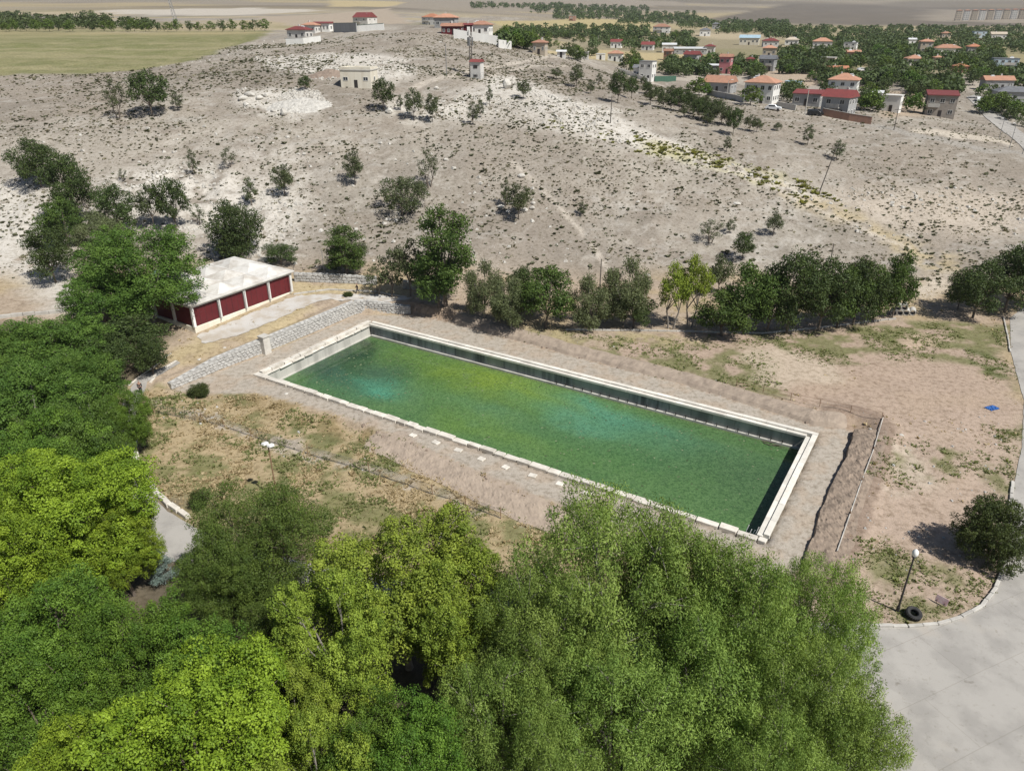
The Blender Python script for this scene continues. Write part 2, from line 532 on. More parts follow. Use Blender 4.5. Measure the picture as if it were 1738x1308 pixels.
def axis(parts):
    out = [parts[0][0]]
    for a, b, step in parts:
        n = max(1, int(round((b - a) / step)))
        out += list(a + (b - a) * (np.arange(1, n + 1) / n))
    return np.array(out)
def geom(a, b, s0, g):
    out, s = [a], s0
    while out[-1] < b:
        out.append(out[-1] + s); s *= g
    return np.array(out)
ys = np.concatenate([axis([(-30, 36, 3), (36, 128, .55), (128, 205, .8), (205, 340, 1.5)]), geom(340, 6200, 2.2, 1.045)[1:]])
xr = np.concatenate([axis([(0, 62, .55), (62, 110, .9), (110, 190, 1.8), (190, 420, 4)]), geom(420, 5200, 6, 1.13)[1:]])
xs = np.concatenate([-xr[::-1], xr[1:]])
GX, GY = np.meshgrid(xs, ys)
GZ = height(GX.copy(), GY.copy())

def ground_z(x, y):
    i = np.clip(np.searchsorted(xs, x) - 1, 0, len(xs) - 2)
    j = np.clip(np.searchsorted(ys, y) - 1, 0, len(ys) - 2)
    fx, fy = (x - xs[i]) / (xs[i + 1] - xs[i]), (y - ys[j]) / (ys[j + 1] - ys[j])
    return (GZ[j, i] * (1 - fx) + GZ[j, i + 1] * fx) * (1 - fy) + (GZ[j + 1, i] * (1 - fx) + GZ[j + 1, i + 1] * fx) * fy

def hit(px, py):
    """where the sight line through a photograph pixel meets the ground"""
    d = ray(px, py)
    t = np.concatenate([np.arange(30, 420, .4), np.geomspace(420, 6000, 1500)])
    X, Y, Z = d[0] * t, d[1] * t, CAM_H + d[2] * t
    below = Z < ground_z(X, Y)
    i = int(np.argmax(below)) if below.any() else len(t) - 1
    a, b = t[max(i - 1, 0)], t[i]
    for _ in range(12):
        c = (a + b) / 2
        if CAM_H + d[2] * c < ground_z(d[0] * c, d[1] * c): b = c
        else: a = c
    return Vector((d[0] * b, d[1] * b, float(ground_z(d[0] * b, d[1] * b))))

def gv(x, y, dz=0.0):
    return Vector((x, y, float(ground_z(x, y)) + dz))

# ------------------------------------------------------------------ ground colours (what the ground is made of, zone by zone)
def zone(px_poly):
    return [hit(*q) for q in px_poly]

def lin(r, g, b):
    f = lambda c: ((c / 255 + .055) / 1.055) ** 2.4 if c > 10 else c / 255 / 12.92
    return np.array([f(r), f(g), f(b)])

C_HILL, C_HILL2 = np.array((.268, .234, .195)), np.array((.35, .318, .27))
C_LIME = np.array((.53, .50, .45))
C_DIRT, C_PINK = np.array((.36, .29, .22)), np.array((.375, .288, .226))
C_PAVE = np.array((.385, .342, .288))
C_DRY, C_STRAW = np.array((.36, .285, .175)), np.array((.42, .345, .21))
C_GREEN, C_DGREEN = np.array((.135, .145, .055)), np.array((.085, .105, .035))
C_CONC = np.array((.43, .41, .385))
C_BANK = np.array((.27, .205, .16))
C_FIELD, C_WHEAT, C_FAR, C_FARDK = np.array((.180, .180, .085)), np.array((.42, .345, .20)), np.array((.26, .225, .18)), np.array((.15, .13, .105))
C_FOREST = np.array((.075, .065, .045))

x, y = GX, GY
wx = x + (fbm(x, y, 4, 61) - .5) * 5 + (fbm(x, y, 1.1, 62, 3) - .5) * 1.2
wy = y + (fbm(x, y, 4, 71) - .5) * 5 + (fbm(x, y, 1.1, 72, 3) - .5) * 1.2
sx_, sy_ = x + (fbm(x, y, 1.0, 81, 3) - .5) * .7, y + (fbm(x, y, 1.0, 82, 3) - .5) * .7
n1, n2, n3, n4 = fbm(x, y, 28, 1), fbm(x, y, 7, 2), fbm(x, y, 1.8, 4, 3), fbm(x, y, 60, 8)
col = np.zeros(GX.shape + (3,))
def put(mask, c):
    global col
    mask = mask[..., None]
    col = col * (1 - mask) + c * mask
put(np.ones(GX.shape), C_HILL)
put(sstep(.40, .64, n1 * .5 + n2 * .5), C_HILL2)
put(sstep(.52, .70, n2) * .7, np.array((.235, .20, .165)))
put(sstep(.50, .62, fbm(x, y, 13, 15) * .6 + n3 * .4) * .55, np.array((.205, .182, .152)))
# bleached runnels and animal tracks along the slope
run = np.abs(fbm(x * .35 + y * .12, y * 1.3 - x * .25, 6, 17, 4) - .5)
put(sstep(.030, .008, run) * .55 * sstep(110, 130, y), C_LIME * .72)
run = np.abs(fbm(x * .9 - y * .3, y * .55 + x * .3, 11, 18, 4) - .5)
put(sstep(.022, .006, run) * .5 * sstep(110, 130, y), np.array((.385, .355, .31)))
put(sstep(.60, .78, n3 * .55 + n1 * .45) * .6, C_LIME * .9)
# near default: earth with dry grass
nearm = sstep(132, 118, y)
put(nearm, C_DIRT)
put(nearm * sstep(.45, .6, n2) * .8, C_DRY)
# limestone outcrops on the hill
def region(polypx, c, w=3.0, amt=1.0, thr=None, px=wx, py=wy, nz=None):
    P = zone(polypx)
    xsP, ysP = [p.x for p in P], [p.y for p in P]
    pad = w + 6
    m = (x > min(xsP) - pad) & (x < max(xsP) + pad) & (y > min(ysP) - pad) & (y < max(ysP) + pad)
    if not m.any(): return
    s = sstep(-w, w, poly_sd(px[m], py[m], P)) * amt
    if thr is not None:
        s = s * sstep(thr - .07, thr + .07, (n3 * .6 + n2 * .4 if nz is None else nz)[m])
    full = np.zeros(GX.shape); full[m] = s
    put(full, c)
region([(430, 100), (560, 90), (690, 100), (700, 125), (640, 145), (560, 130), (470, 118)], C_LIME, 4, .95, .40)
region([(650, 175), (760, 170), (840, 135), (900, 140), (960, 165), (1060, 190), (1010, 215), (900, 215), (760, 205), (660, 205)], C_LIME, 5, .95, .42)
region([(830, 130), (870, 130), (1000, 185), (1130, 235), (1260, 285), (1400, 330), (1380, 342), (1230, 295), (1080, 250), (960, 225), (840, 205)], C_LIME, 3, 1.0, .36)
region([(395, 155), (470, 150), (520, 160), (560, 175), (500, 205), (420, 190)], C_LIME, 3, .9, .42)
region([(160, 300), (300, 275), (420, 300), (520, 340), (500, 420), (420, 470), (320, 400), (180, 370)], C_LIME, 5, .9, .42)
region([(-60, 310), (60, 300), (90, 370), (130, 470), (150, 530), (90, 525), (40, 480), (-60, 440)], C_LIME * .95, 4, .95, .28)
region([(-60, 230), (140, 225), (250, 245), (200, 290), (0, 300)], C_HILL2, 6, .7)
region([(380, 255), (470, 250), (560, 290), (500, 330)], C_LIME, 5, .6, .5)
region([(1400, 330), (1560, 320), (1760, 330), (1760, 390), (1600, 400), (1500, 380)], np.array((.46, .40, .33)), 6, .75)
region([(1540, 480), (1600, 465), (1620, 490), (1560, 505)], np.array((.50, .44, .36)), 2, .9)
region([(880, 160), (980, 260), (1010, 400), (900, 420), (800, 330), (720, 240)], C_HILL * .92, 10, .55)
region([(1260, 290), (1420, 345), (1620, 430), (1640, 460), (1590, 462), (1480, 400), (1340, 340)], C_STRAW, 3, .75, .44)
region([(1100, 240), (1200, 262), (1330, 300), (1300, 315), (1180, 280), (1090, 255)], np.array((.36, .33, .17)), 2.5, .75, .44)
# foot tracks
for trk, wd in (([(870, 275), (925, 325), (985, 390), (1012, 425), (1035, 460)], .55), ([(700, 150), (790, 122), (900, 103), (980, 103), (1060, 128)], 1.2), ([(1090, 225), (1200, 270), (1320, 320), (1420, 370), (1540, 420)], .7), ([(830, 130), (900, 112), (960, 112)], .8)):
    P = zone(trk)
    m = (x > min(p.x for p in P) - 5) & (x < max(p.x for p in P) + 5) & (y > min(p.y for p in P) - 5) & (y < max(p.y for p in P) + 5)
    full = np.zeros(GX.shape)
    full[m] = sstep(wd * 1.7, wd * .6, line_d(sx_[m], sy_[m], P)) * .66 * sstep(.12, .40, n3[m])
    put(full, np.array((.50, .45, .385)))
# far fields
region([(-900, 56), (60, 56), (250, 56), (465, 52), (445, 66), (400, 78), (330, 102), (250, 117), (150, 126), (0, 129), (-900, 140)], C_FIELD, 2.0, 1, px=x + (n2 - .5) * 6, py=y + (n2 - .5) * 6)
in_field = sstep(-2, 2, poly_sd(x, y, zone([(-900, 56), (465, 52), (400, 78), (330, 102), (250, 117), (150, 126), (0, 129), (-900, 140)])))
region([(-100, 50), (450, 48), (420, 57), (-100, 58)], C_WHEAT * .8, 2, .6)
far = sstep(330, 420, y)
put(far * sstep(-30, 60, x - (y - 420) * .05), np.array((.30, .26, .17)) * .9)
put(in_field * sstep(.42, .62, fbm(x * .5, y * 1.6, 26, 26, 4)) * .6, np.array((.165, .175, .072)))
put(in_field * sstep(.50, .68, fbm(x * .25 + 40, y * 2.2, 18, 27, 4)) * .6, np.array((.31, .275, .165)))
put(in_field * sstep(.35, .7, n2 * .5 + n3 * .5) * .6, np.array((.27, .245, .135)))
put(far * sstep(.45, .62, fbm(x, y, 90, 44)) * .6, C_WHEAT)
put(far * sstep(.50, .6, fbm(x + 400, y, 140, 45)) * .5, np.array((.20, .19, .095)))
put(sstep(1000, 1300, y) * .9, C_FAR)
put(sstep(1000, 1300, y) * sstep(.45, .62, fbm(x, y * 2.5, 380, 46)) * .7, C_WHEAT * .9)
put(sstep(1000, 1300, y) * sstep(.48, .6, fbm(x + 900, y * 2, 500, 48)) * .7, C_FARDK)
for pp, c in (([(905, 93), (1000, 84), (1150, 90), (1280, 100), (1180, 106), (1050, 100)], C_WHEAT), ([(820, 36), (990, 30), (1110, 38), (1110, 54), (960, 50), (850, 44)], np.array((.40, .335, .18))),
              ([(1170, 55), (1330, 58), (1330, 68), (1200, 66)], np.array((.38, .32, .22))), ([(1190, 34), (1330, 6), (1760, 14), (1760, 45), (1500, 43), (1300, 38), (1200, 37)], C_FARDK),
              ([(1580, 16), (1760, 22), (1760, 40), (1560, 36)], C_FAR), ([(560, -20), (900, -10), (1200, 6), (1000, 14), (700, 14), (560, 10)], C_FAR * 1.05), ([(560, 0), (690, 4), (660, 12), (560, 12)], C_WHEAT),
              ([(150, 18), (420, 14), (560, 18), (380, 27), (200, 24)], np.array((.46, .42, .36))), ([(420, 30), (660, 14), (700, 40), (500, 45)], np.array((.36, .30, .235))),
              ([(1290, 120), (1380, 118), (1420, 140), (1340, 150), (1290, 145)], C_DIRT * 1.1), ([(1460, 115), (1570, 118), (1560, 132), (1470, 128)], C_HILL2), ([(1500, 155), (1580, 158), (1590, 195), (1500, 200)], C_DIRT),
              ([(1150, 122), (1290, 128), (1280, 138), (1140, 136)], C_PAVE), ([(1640, 140), (1690, 140), (1690, 155), (1640, 152)], C_PAVE)):
    region(pp, c, 3, 1, px=x + (n1 - .5) * 12, py=y + (n1 - .5) * 12)
# lanes of the village
for trk, wd, c in (([(1060, 126), (1110, 142), (1180, 158), (1270, 178), (1370, 193), (1450, 204)], 2.2, np.array((.40, .36, .31))),
                   ([(1450, 206), (1560, 230), (1660, 250), (1760, 266)], 1.6, np.array((.30, .28, .25))), ([(1560, 222), (1640, 232), (1700, 240)], 2.5, np.array((.47, .42, .35)))):
    P = zone(trk)
    m = (x > min(p.x for p in P) - 6) & (x < max(p.x for p in P) + 6) & (y > min(p.y for p in P) - 6) & (y < max(p.y for p in P) + 6)
    full = np.zeros(GX.shape)
    full[m] = sstep(wd * 1.5, wd * .7, line_d(wx[m], wy[m], P)) * .9
    put(full, c)
# near zones
region([(232, 660), (300, 668), (440, 672), (560, 700), (690, 748), (820, 808), (960, 866), (1130, 930), (1300, 990), (1290, 1010), (860, 1000), (600, 960), (320, 882), (262, 830), (232, 740)], C_DRY, 1.2, 1)
region([(232, 660), (300, 668), (440, 672), (560, 700), (690, 748), (820, 808), (960, 866), (1130, 930), (1300, 990), (860, 1000), (600, 960), (320, 882), (262, 830), (232, 740)], C_GREEN, 1.2, .8, .52)
region([(240, 670), (330, 690), (560, 770), (860, 870), (960, 905), (900, 890), (640, 810), (480, 760), (330, 712)], np.array((.40, .35, .29)), .6, .9, .44, nz=n3)
region([(360, 668), (470, 680), (700, 770), (900, 850), (960, 880), (880, 862), (700, 795), (480, 720)], C_DGREEN, 1.0, .75, .50)
region([(420, 662), (520, 690), (690, 750), (640, 755), (500, 715), (430, 690)], np.array((.31, .21, .12)), 1.5, .6, .46)
region([(230, 650), (330, 600), (470, 560), (600, 505), (640, 490), (520, 490), (330, 570), (250, 620)], C_STRAW, 1.2, .8, .40)
region([(500, 480), (700, 480), (700, 505), (610, 503), (500, 498)], C_STRAW, 1.0, .85)
region([(300, 662), (452, 600), (604, 536), (630, 545), (440, 632), (420, 650)], np.array((.37, .27, .17)), .8, .8)
region([(700, 535), (830, 558), (1000, 590), (1160, 560), (1560, 545), (1700, 540), (1720, 660), (1700, 740), (1500, 715), (1380, 705), (1240, 660), (1000, 600)], C_PINK, 1.5, .85)
region([(860, 562), (1000, 566), (1140, 572), (1300, 600), (1330, 675), (1200, 650), (1040, 610)], C_GREEN, 1.5, .85, .44)
region([(880, 560), (1100, 566), (1200, 575), (1160, 590), (960, 590)], C_STRAW, 1.5, .7, .46)
region([(1180, 570), (1400, 560), (1560, 545), (1705, 548), (1712, 640), (1560, 610), (1400, 620), (1300, 590)], C_GREEN, 1.5, .85, .45)
region([(1270, 590), (1390, 600), (1420, 640), (1330, 660), (1270, 630)], np.array((.46, .385, .30)), 1.5, .8)
region([(1540, 570), (1600, 572), (1590, 592), (1540, 588)], np.array((.46, .36, .27)), 1, .8)
region([(1640, 590), (1712, 610), (1728, 660), (1650, 625)], C_DGREEN, 1, .8, .47)
region([(1380, 730), (1500, 720), (1715, 690), (1720, 820), (1690, 990), (1600, 1055), (1490, 1060), (1420, 960)], np.array((.382, .298, .236)), 1.2, .9)
region([(1500, 760), (1560, 765), (1580, 830), (1520, 850), (1480, 800)], np.array((.46, .40, .32)), 1.5, .6, .42)
for pp in ([(1545, 770), (1600, 762), (1645, 770), (1640, 790), (1590, 800), (1600, 815), (1560, 812)], [(1455, 915), (1500, 915), (1560, 945), (1610, 970), (1620, 990), (1520, 1000), (1470, 975)], [(1690, 730), (1736, 720), (1736, 745), (1700, 745)],
           [(1672, 800), (1725, 795), (1725, 830), (1690, 825)], [(1480, 765), (1510, 765), (1520, 790), (1490, 790)], [(1500, 1030), (1560, 1010), (1640, 1020), (1600, 1050), (1500, 1062)], [(1640, 985), (1690, 985), (1670, 1020), (1640, 1010)]):
    region(pp, C_GREEN, .9, .8, .46, nz=n3)
put(sstep(-.25, .25, poly_sd(sx_, sy_, COURT)) * ((y > 40) & (y < 130)), C_PAVE)
full = sstep(0, .5, poly_sd(sx_, sy_, COURT)) * sstep(.5, .65, n3) * .5 * ((y > 40) & (y < 130))
put(full, np.array((.38, .30, .225)))
mm = (y > 40) & (y < 130) & (np.abs(x) < 60)
sdc = np.where(mm, poly_sd(x, y, COURT), -99)
put(np.where((line_d(x, y, bank_r) < 4.2) & (sdc < .1), 1.0, 0.0), C_BANK)
put(np.where((line_d(x, y, bank_f) < 2.0) & (sdc < .1), .9, 0.0), np.array((.33, .25, .185)))
region([(560, 700), (690, 748), (820, 808), (960, 866), (950, 878), (800, 822), (660, 752)], np.array((.36, .285, .225)), .7, .85)
# forest floor below the foreground trees
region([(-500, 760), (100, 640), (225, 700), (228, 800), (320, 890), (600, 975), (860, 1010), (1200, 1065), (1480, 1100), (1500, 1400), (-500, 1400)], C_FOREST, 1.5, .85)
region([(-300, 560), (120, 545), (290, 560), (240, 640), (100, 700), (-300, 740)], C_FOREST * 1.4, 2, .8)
put(sstep(.5, .7, n3)[..., :] * .12, np.array((.20, .165, .125)))
col *= (.90 + .22 * n3[..., None])
# ------------------------------------------------------------------ ground mesh
def ground_mat():
    m, nt, b = new_mat('ground')
    at = N(nt, 'ShaderNodeAttribute', attribute_name='tint')
    p = geo_pos(nt)
    f1 = noise(nt, p, 1.6, 6, .65)
    f2 = noise(nt, p, 9.0, 4, .7)
    c = mixc(nt, at.outputs['Color'], (.62, .60, .56), ramp(nt, f1, .42, .72), 'MULTIPLY')
    c = mixc(nt, c, (1.32, 1.30, 1.27), ramp(nt, f2, .50, .72), 'MULTIPLY')
    c = mixc(nt, c, (.55, .54, .50), ramp(nt, noise(nt, p, 4.2, 5, .7), .58, .70), 'MULTIPLY')
    nt.links.new(c, b.inputs['Base Color'])
    b.inputs['Roughness'].default_value = .95
    b.inputs['Specular IOR Level'].default_value = .1
    bp = N(nt, 'ShaderNodeBump', Strength=.8, Distance=.12)
    nt.links.new(noise(nt, p, 3.0, 6, .65), bp.inputs['Height'])
    nt.links.new(bp.outputs[0], b.inputs['Normal'])
    return m
M['ground'] = ground_mat()
ny_, nx_ = GX.shape
idx = np.arange(ny_ * nx_).reshape(ny_, nx_)
F = np.stack([idx[:-1, :-1], idx[:-1, 1:], idx[1:, 1:], idx[1:, :-1]], -1).reshape(-1, 4)
me = np_mesh('ground', np.stack([GX, GY, GZ], -1), F, M['ground'], smooth=True)
ca = me.attributes.new('tint', 'FLOAT_COLOR', 'POINT')
ca.data.foreach_set('color', np.concatenate([col, np.ones(GX.shape + (1,))], -1).astype(np.float32).ravel())
tag(link('ground', me), kind='structure')

from mathutils.geometry import delaunay_2d_cdt
def drape(name, poly, mat, dz=.05, step=1.2, jag=0.0, parent=None, flat=None):
    """a sheet laid on the ground inside a world polygon"""
    B = []
    n = len(poly)
    for i in range(n):
        a, b = poly[i], poly[(i + 1) % n]
        k = max(1, int((Vector(b[:2]) - Vector(a[:2])).length / (step * .6)))
        for j in range(k):
            t = j / k
            B.append((a[0] + (b[0] - a[0]) * t + rng.uniform(-jag, jag), a[1] + (b[1] - a[1]) * t + rng.uniform(-jag, jag)))
    Bx, By = np.array([q[0] for q in B]), np.array([q[1] for q in B])
    gx, gy = np.meshgrid(np.arange(Bx.min(), Bx.max(), step), np.arange(By.min(), By.max(), step))
    gx, gy = gx.ravel(), gy.ravel()
    k = poly_sd(gx, gy, B) > step * .4
    pts = [Vector(q) for q in B] + [Vector((a, b)) for a, b in zip(gx[k], gy[k])]
    vs, es, fs, *_ = delaunay_2d_cdt(pts, [(i, (i + 1) % len(B)) for i in range(len(B))], [], 1, 1e-5)
    vx, vy = np.array([v.x for v in vs]), np.array([v.y for v in vs])
    vz = ground_z(vx, vy) + dz if flat is None else np.full(len(vx), flat)
    me = bpy.data.meshes.new(name)
    me.from_pydata([(a, b, c) for a, b, c in zip(vx, vy, vz)], [], [tuple(f) for f in fs])
    me.materials.append(mat)
    me.update()
    if sum(p.normal.z for p in me.polygons) < 0: me.flip_normals()
    return link(name, me, parent)

def paving_mat():
    m, nt, b = new_mat('road_concrete')
    p = geo_pos(nt)
    mp = N(nt, 'ShaderNodeMapping')
    mp.inputs['Rotation'].default_value = (0, 0, -.42)
    nt.links.new(p, mp.inputs[0])
    br = N(nt, 'ShaderNodeTexBrick', Scale=1.0)
    br.inputs['Mortar Size'].default_value = .035
    br.inputs['Mortar Smooth'].default_value = .6
    br.inputs['Brick Width'].default_value = 9.0
    br.inputs['Row Height'].default_value = 4.2
    br.inputs['Color1'].default_value = (.94, .94, .94, 1); br.inputs['Color2'].default_value = (1, 1, 1, 1); br.inputs['Mortar'].default_value = (.82, .81, .79, 1)
    nt.links.new(mp.outputs[0], br.inputs['Vector'])
    c = mixc(nt, (.358, .338, .308), (.29, .274, .25), ramp(nt, noise(nt, p, .35, 6, .6), .4, .65))
    c = mixc(nt, c, (.80, .79, .76), ramp(nt, noise(nt, p, 2.5, 6, .7), .55, .72), 'MULTIPLY')
    c = mixc(nt, c, (.38, .335, .28), ramp(nt, noise(nt, p, .13, 4, .6), .60, .78))
    c = mixc(nt, c, br.outputs['Color'], 1.0, 'MULTIPLY')
    c = mixc(nt, c, (.70, .68, .64), ramp(nt, noise(nt, p, .9, 3, .5), .66, .74), 'MULTIPLY')
    nt.links.new(c, b.inputs['Base Color'])
    b.inputs['Roughness'].default_value = .9
    bp = N(nt, 'ShaderNodeBump', Strength=.3, Distance=.02)
    nt.links.new(noise(nt, p, 12, 5, .6), bp.inputs['Height'])
    nt.links.new(bp.outputs[0], b.inputs['Normal'])
    return m
M['road'] = paving_mat()
KERB_R = [hit(*q) for q in ((1718, 818), (1715, 850), (1707, 905), (1699, 975), (1690, 998), (1665, 1030), (1632, 1048), (1590, 1060), (1540, 1064), (1490, 1063), (1420, 1056))]
roadpoly = [hit(*q) for q in ((1745, 515), (1714, 540), (1716, 600), (1738, 680), (1734, 760), (1722, 818))] + KERB_R[1:] + [hit(*q) for q in ((1300, 1060), (1150, 1040), (1000, 1016), (860, 1003), (840, 1020), (1000, 1090), (1200, 1180), (1300, 1400), (1800, 1400), (2100, 1000), (2000, 600))]
tag(drape('road', roadpoly, M['road'], .05, 1.3, .04), kind='structure')
pathpoly = [hit(*q) for q in ((226, 652), (236, 640), (300, 612), (306, 616), (250, 648), (236, 690), (224, 735), (224, 790), (255, 840), (285, 868), (330, 895), (420, 930), (600, 975), (850, 1004), (850, 1030), (600, 1010), (400, 970), (220, 940), (215, 880), (190, 800), (190, 735), (205, 690))]
tag(drape('path', pathpoly, M['road'], .05, 1.0, .04), kind='structure')
M['apron'] = worn('apron_concrete', (.46, .44, .41), (.36, .31, .25), .45, amt=.9, bump=.01)
tag(drape('pavement', [hit(*q) for q in ((333, 572), (500, 503), (560, 499), (640, 500), (700, 506), (690, 511), (560, 508), (540, 512), (470, 543), (400, 570), (345, 584))], M['apron'], .06, 1.0, .3), kind='structure')
street = [hit(*q) for q in ((1640, 165), (1658, 160), (1690, 185), (1730, 222), (1775, 270), (1745, 262), (1700, 222), (1672, 200))]
tag(drape('road', street, M['road'], .12, 2.5, .1), kind='structure')

# ------------------------------------------------------------------ water
WZ = -1.95
nu, nv = 300, 100
IN_N, IN_F, IN_S = 1.25, 1.15, 1.2                                # widths of the rim: near, far, short sides
u0, u1 = -POOL_L / 2 + IN_S - .1, POOL_L / 2 - IN_S + .1
v0, v1 = -POOL_W / 2 + .9, POOL_W / 2 - .75
U, V_ = np.meshgrid(np.linspace(u0, u1, nu), np.linspace(v0, v1, nv))
def blob(px, py, su, sv, rot=0.0):
    p = at_z(px, py, WZ)
    a, b = pool_uv(p.x, p.y)
    du, dv = U - a + (fbm(U, V_, 5, 91) - .5) * 6, V_ - b + (fbm(U, V_, 5, 95) - .5) * 5
    c, s = math.cos(rot), math.sin(rot)
    return np.exp(-(((du * c + dv * s) / su) ** 2 + ((-du * s + dv * c) / sv) ** 2))
wc = np.zeros(U.shape + (3,))
def wput(m, c):
    global wc
    m = np.clip(m, 0, 1)[..., None]
    wc = wc * (1 - m) + np.array(c) * m
wput(np.ones(U.shape), (.062, .135, .040))
wput(sstep(.4, .65, fbm(U, V_, 6, 101)) * .5, (.085, .165, .045))
wput(blob(850, 652, 14, 4.5) * .95, (.135, .205, .016))
wput(blob(840, 735, 9, 3) * .55, (.105, .185, .024))
wput(blob(720, 610, 6, 3) * .6, (.085, .160, .030))
wput(blob(1060, 760, 12, 4) * .5, (.075, .180, .030))
wput(blob(985, 715, 9, 1.8, -.1) * .8, (.065, .200, .115))
wput(blob(1030, 705, 9, 2.4, -.2) * .9, (.060, .200, .120))
wput(blob(1120, 735, 7, 2) * .75, (.058, .185, .105))
wput(blob(620, 650, 8, 3.6) * .55, (.040, .135, .085))
wput(blob(640, 657, 4.6, 1.5, -.25) * 1.0, (.055, .215, .125))
wput(blob(820, 700, 7, 1.6) * .35, (.080, .19, .09))
wput(blob(545, 620, 7, 3.6) * .95, (.024, .062, .036))
wput(blob(590, 600, 5, 2.4) * .9, (.018, .045, .026))
wput(blob(610, 585, 3, 1.6) * .9, (.022, .042, .020))
wput(blob(640, 625, 4.5, 2.0) * .55, (.030, .070, .045))
wput(blob(1250, 800, 13, 8) * .75, (.050, .105, .038))
wput(blob(1000, 745, 12, 2.2) * .5, (.048, .115, .045))
wput(blob(1330, 830, 7, 6) * .35, (.045, .085, .035))
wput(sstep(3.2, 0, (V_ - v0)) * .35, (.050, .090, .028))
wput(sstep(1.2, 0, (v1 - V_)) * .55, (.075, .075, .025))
sp = fbm(U, V_, .6, 111, 3)
wput(sstep(.52, .68, sp) * .18 * sstep(.40, .6, fbm(U, V_, 7, 113)), (.028, .055, .026))
wput(sstep(.60, .72, fbm(U, V_, .7, 131, 2)) * .10, (.13, .22, .085))
px_ = pc.x + ax_u.x * U + ax_v.x * V_; py_ = pc.y + ax_u.y * U + ax_v.y * V_
mw, nt, b = new_mat('murky_water')
at = N(nt, 'ShaderNodeAttribute', attribute_name='tint')
p = geo_pos(nt)
c = mixc(nt, at.outputs['Color'], (.56, .62, .60), ramp(nt, noise(nt, p, 3.4, 8, .85), .475, .56), 'MULTIPLY')
c = mixc(nt, c, (1.55, 1.5, 1.5), ramp(nt, noise(nt, p, 5.2, 6, .85), .53, .61), 'MULTIPLY')
nt.links.new(c, b.inputs['Base Color'])
b.inputs['Roughness'].default_value = .12
b.inputs['Specular IOR Level'].default_value = .5
b.inputs['IOR'].default_value = 1.33
bp = N(nt, 'ShaderNodeBump', Strength=.25, Distance=.02)
nt.links.new(noise(nt, p, 2.2, 3, .5), bp.inputs['Height'])
nt.links.new(bp.outputs[0], b.inputs['Normal'])
idx = np.arange(nu * nv).reshape(nv, nu)
F = np.stack([idx[:-1, :-1], idx[:-1, 1:], idx[1:, 1:], idx[1:, :-1]], -1).reshape(-1, 4)
me = np_mesh('water', np.stack([px_, py_, np.full(U.shape, WZ)], -1), F, mw, smooth=True)
ca = me.attributes.new('tint', 'FLOAT_COLOR', 'POINT')
wc = (wc * .86 + wc.mean(-1, keepdims=True) * .14) * 1.22
ca.data.foreach_set('color', np.concatenate([wc, np.ones(U.shape + (1,))], -1).astype(np.float32).ravel())
tag(link('water', me), kind='structure')
# flecks of weed and scum afloat, thickest at the left end and along the walls
g_ = np.random.default_rng(77)
nf = 9000
fu, fv = g_.uniform(u0 + .3, u1 - .3, nf), g_.uniform(v0 + .3, v1 - .9, nf)
ed = np.minimum(np.minimum(fu - u0, u1 - fu), np.minimum(fv - v0, v1 - fv))
keep = g_.random(nf) < .10 + .55 * np.exp(-((fu - u0 - 8) / 7) ** 2) * sstep(.45, .6, fbm(fu, fv, 3, 171)) + .5 * np.exp(-ed / .8) + .3 * sstep(.55, .7, fbm(fu, fv, 5, 175))
fu, fv = fu[keep], fv[keep]; nf = len(fu)
fa, fs = g_.uniform(0, 6.28, nf), .04 + .16 * g_.random(nf) ** 3
co_ = np.array([(1, 0), (.2, .8), (-1, .1), (-.1, -.7)])
au = fu[:, None] + fs[:, None] * (co_[None, :, 0] * np.cos(fa)[:, None] - co_[None, :, 1] * np.sin(fa)[:, None])
av = fv[:, None] + fs[:, None] * (co_[None, :, 0] * np.sin(fa)[:, None] + co_[None, :, 1] * np.cos(fa)[:, None])
Vf = np.stack([pc.x + ax_u.x * au + ax_v.x * av, pc.y + ax_u.y * au + ax_v.y * av, np.full(au.shape, WZ + .006)], -1).reshape(-1, 3)
LM['algae'] = leaf_mat('floating_weed', (.035, .055, .022), (.20, .23, .13), .05)
tag(link('floating_weed', np_mesh('floating_weed', Vf, np.arange(len(Vf)).reshape(-1, 4), LM['algae'], np.repeat(g_.random(nf) ** 1.5, 4))), 'flecks of weed and scum afloat on the green pool', 'weed', None, 'stuff')

# ------------------------------------------------------------------ the pool: walls, ledge, rim stones
pool = empty('pool', pc, POOL_A, 'long rectangular stone pool of green water with a pale stone rim', 'pool')
hl, hw = POOL_L / 2, POOL_W / 2
def quadbox(name, mat, x0, x1, y0, y1, z0, z1, parent, bevel=0.0, label=None):
    o = MB().box(x0, x1, y0, y1, z0, z1).build(name, mat, parent, bevel)
    if label: o['label'] = label
    return o
# walls under the rim
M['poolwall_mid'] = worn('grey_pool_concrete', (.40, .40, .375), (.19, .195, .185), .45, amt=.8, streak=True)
npan = 24
for k in range(npan):
    a = -hl + 1.03 + (2 * hl - 2.06) * k / npan
    b = -hl + 1.03 + (2 * hl - 2.06) * (k + 1) / npan
    j = random.uniform(0, .02)
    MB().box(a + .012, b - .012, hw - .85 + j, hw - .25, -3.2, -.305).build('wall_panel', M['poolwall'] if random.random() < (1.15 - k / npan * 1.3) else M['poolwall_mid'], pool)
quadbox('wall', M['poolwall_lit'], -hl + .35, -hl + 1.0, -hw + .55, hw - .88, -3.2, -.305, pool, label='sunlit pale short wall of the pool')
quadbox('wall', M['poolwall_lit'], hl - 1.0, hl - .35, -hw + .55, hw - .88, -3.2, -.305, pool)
quadbox('wall', M['poolwall'], -hl + 1.03, hl - 1.03, -hw + .35, -hw + .95, -3.2, -.305, pool)
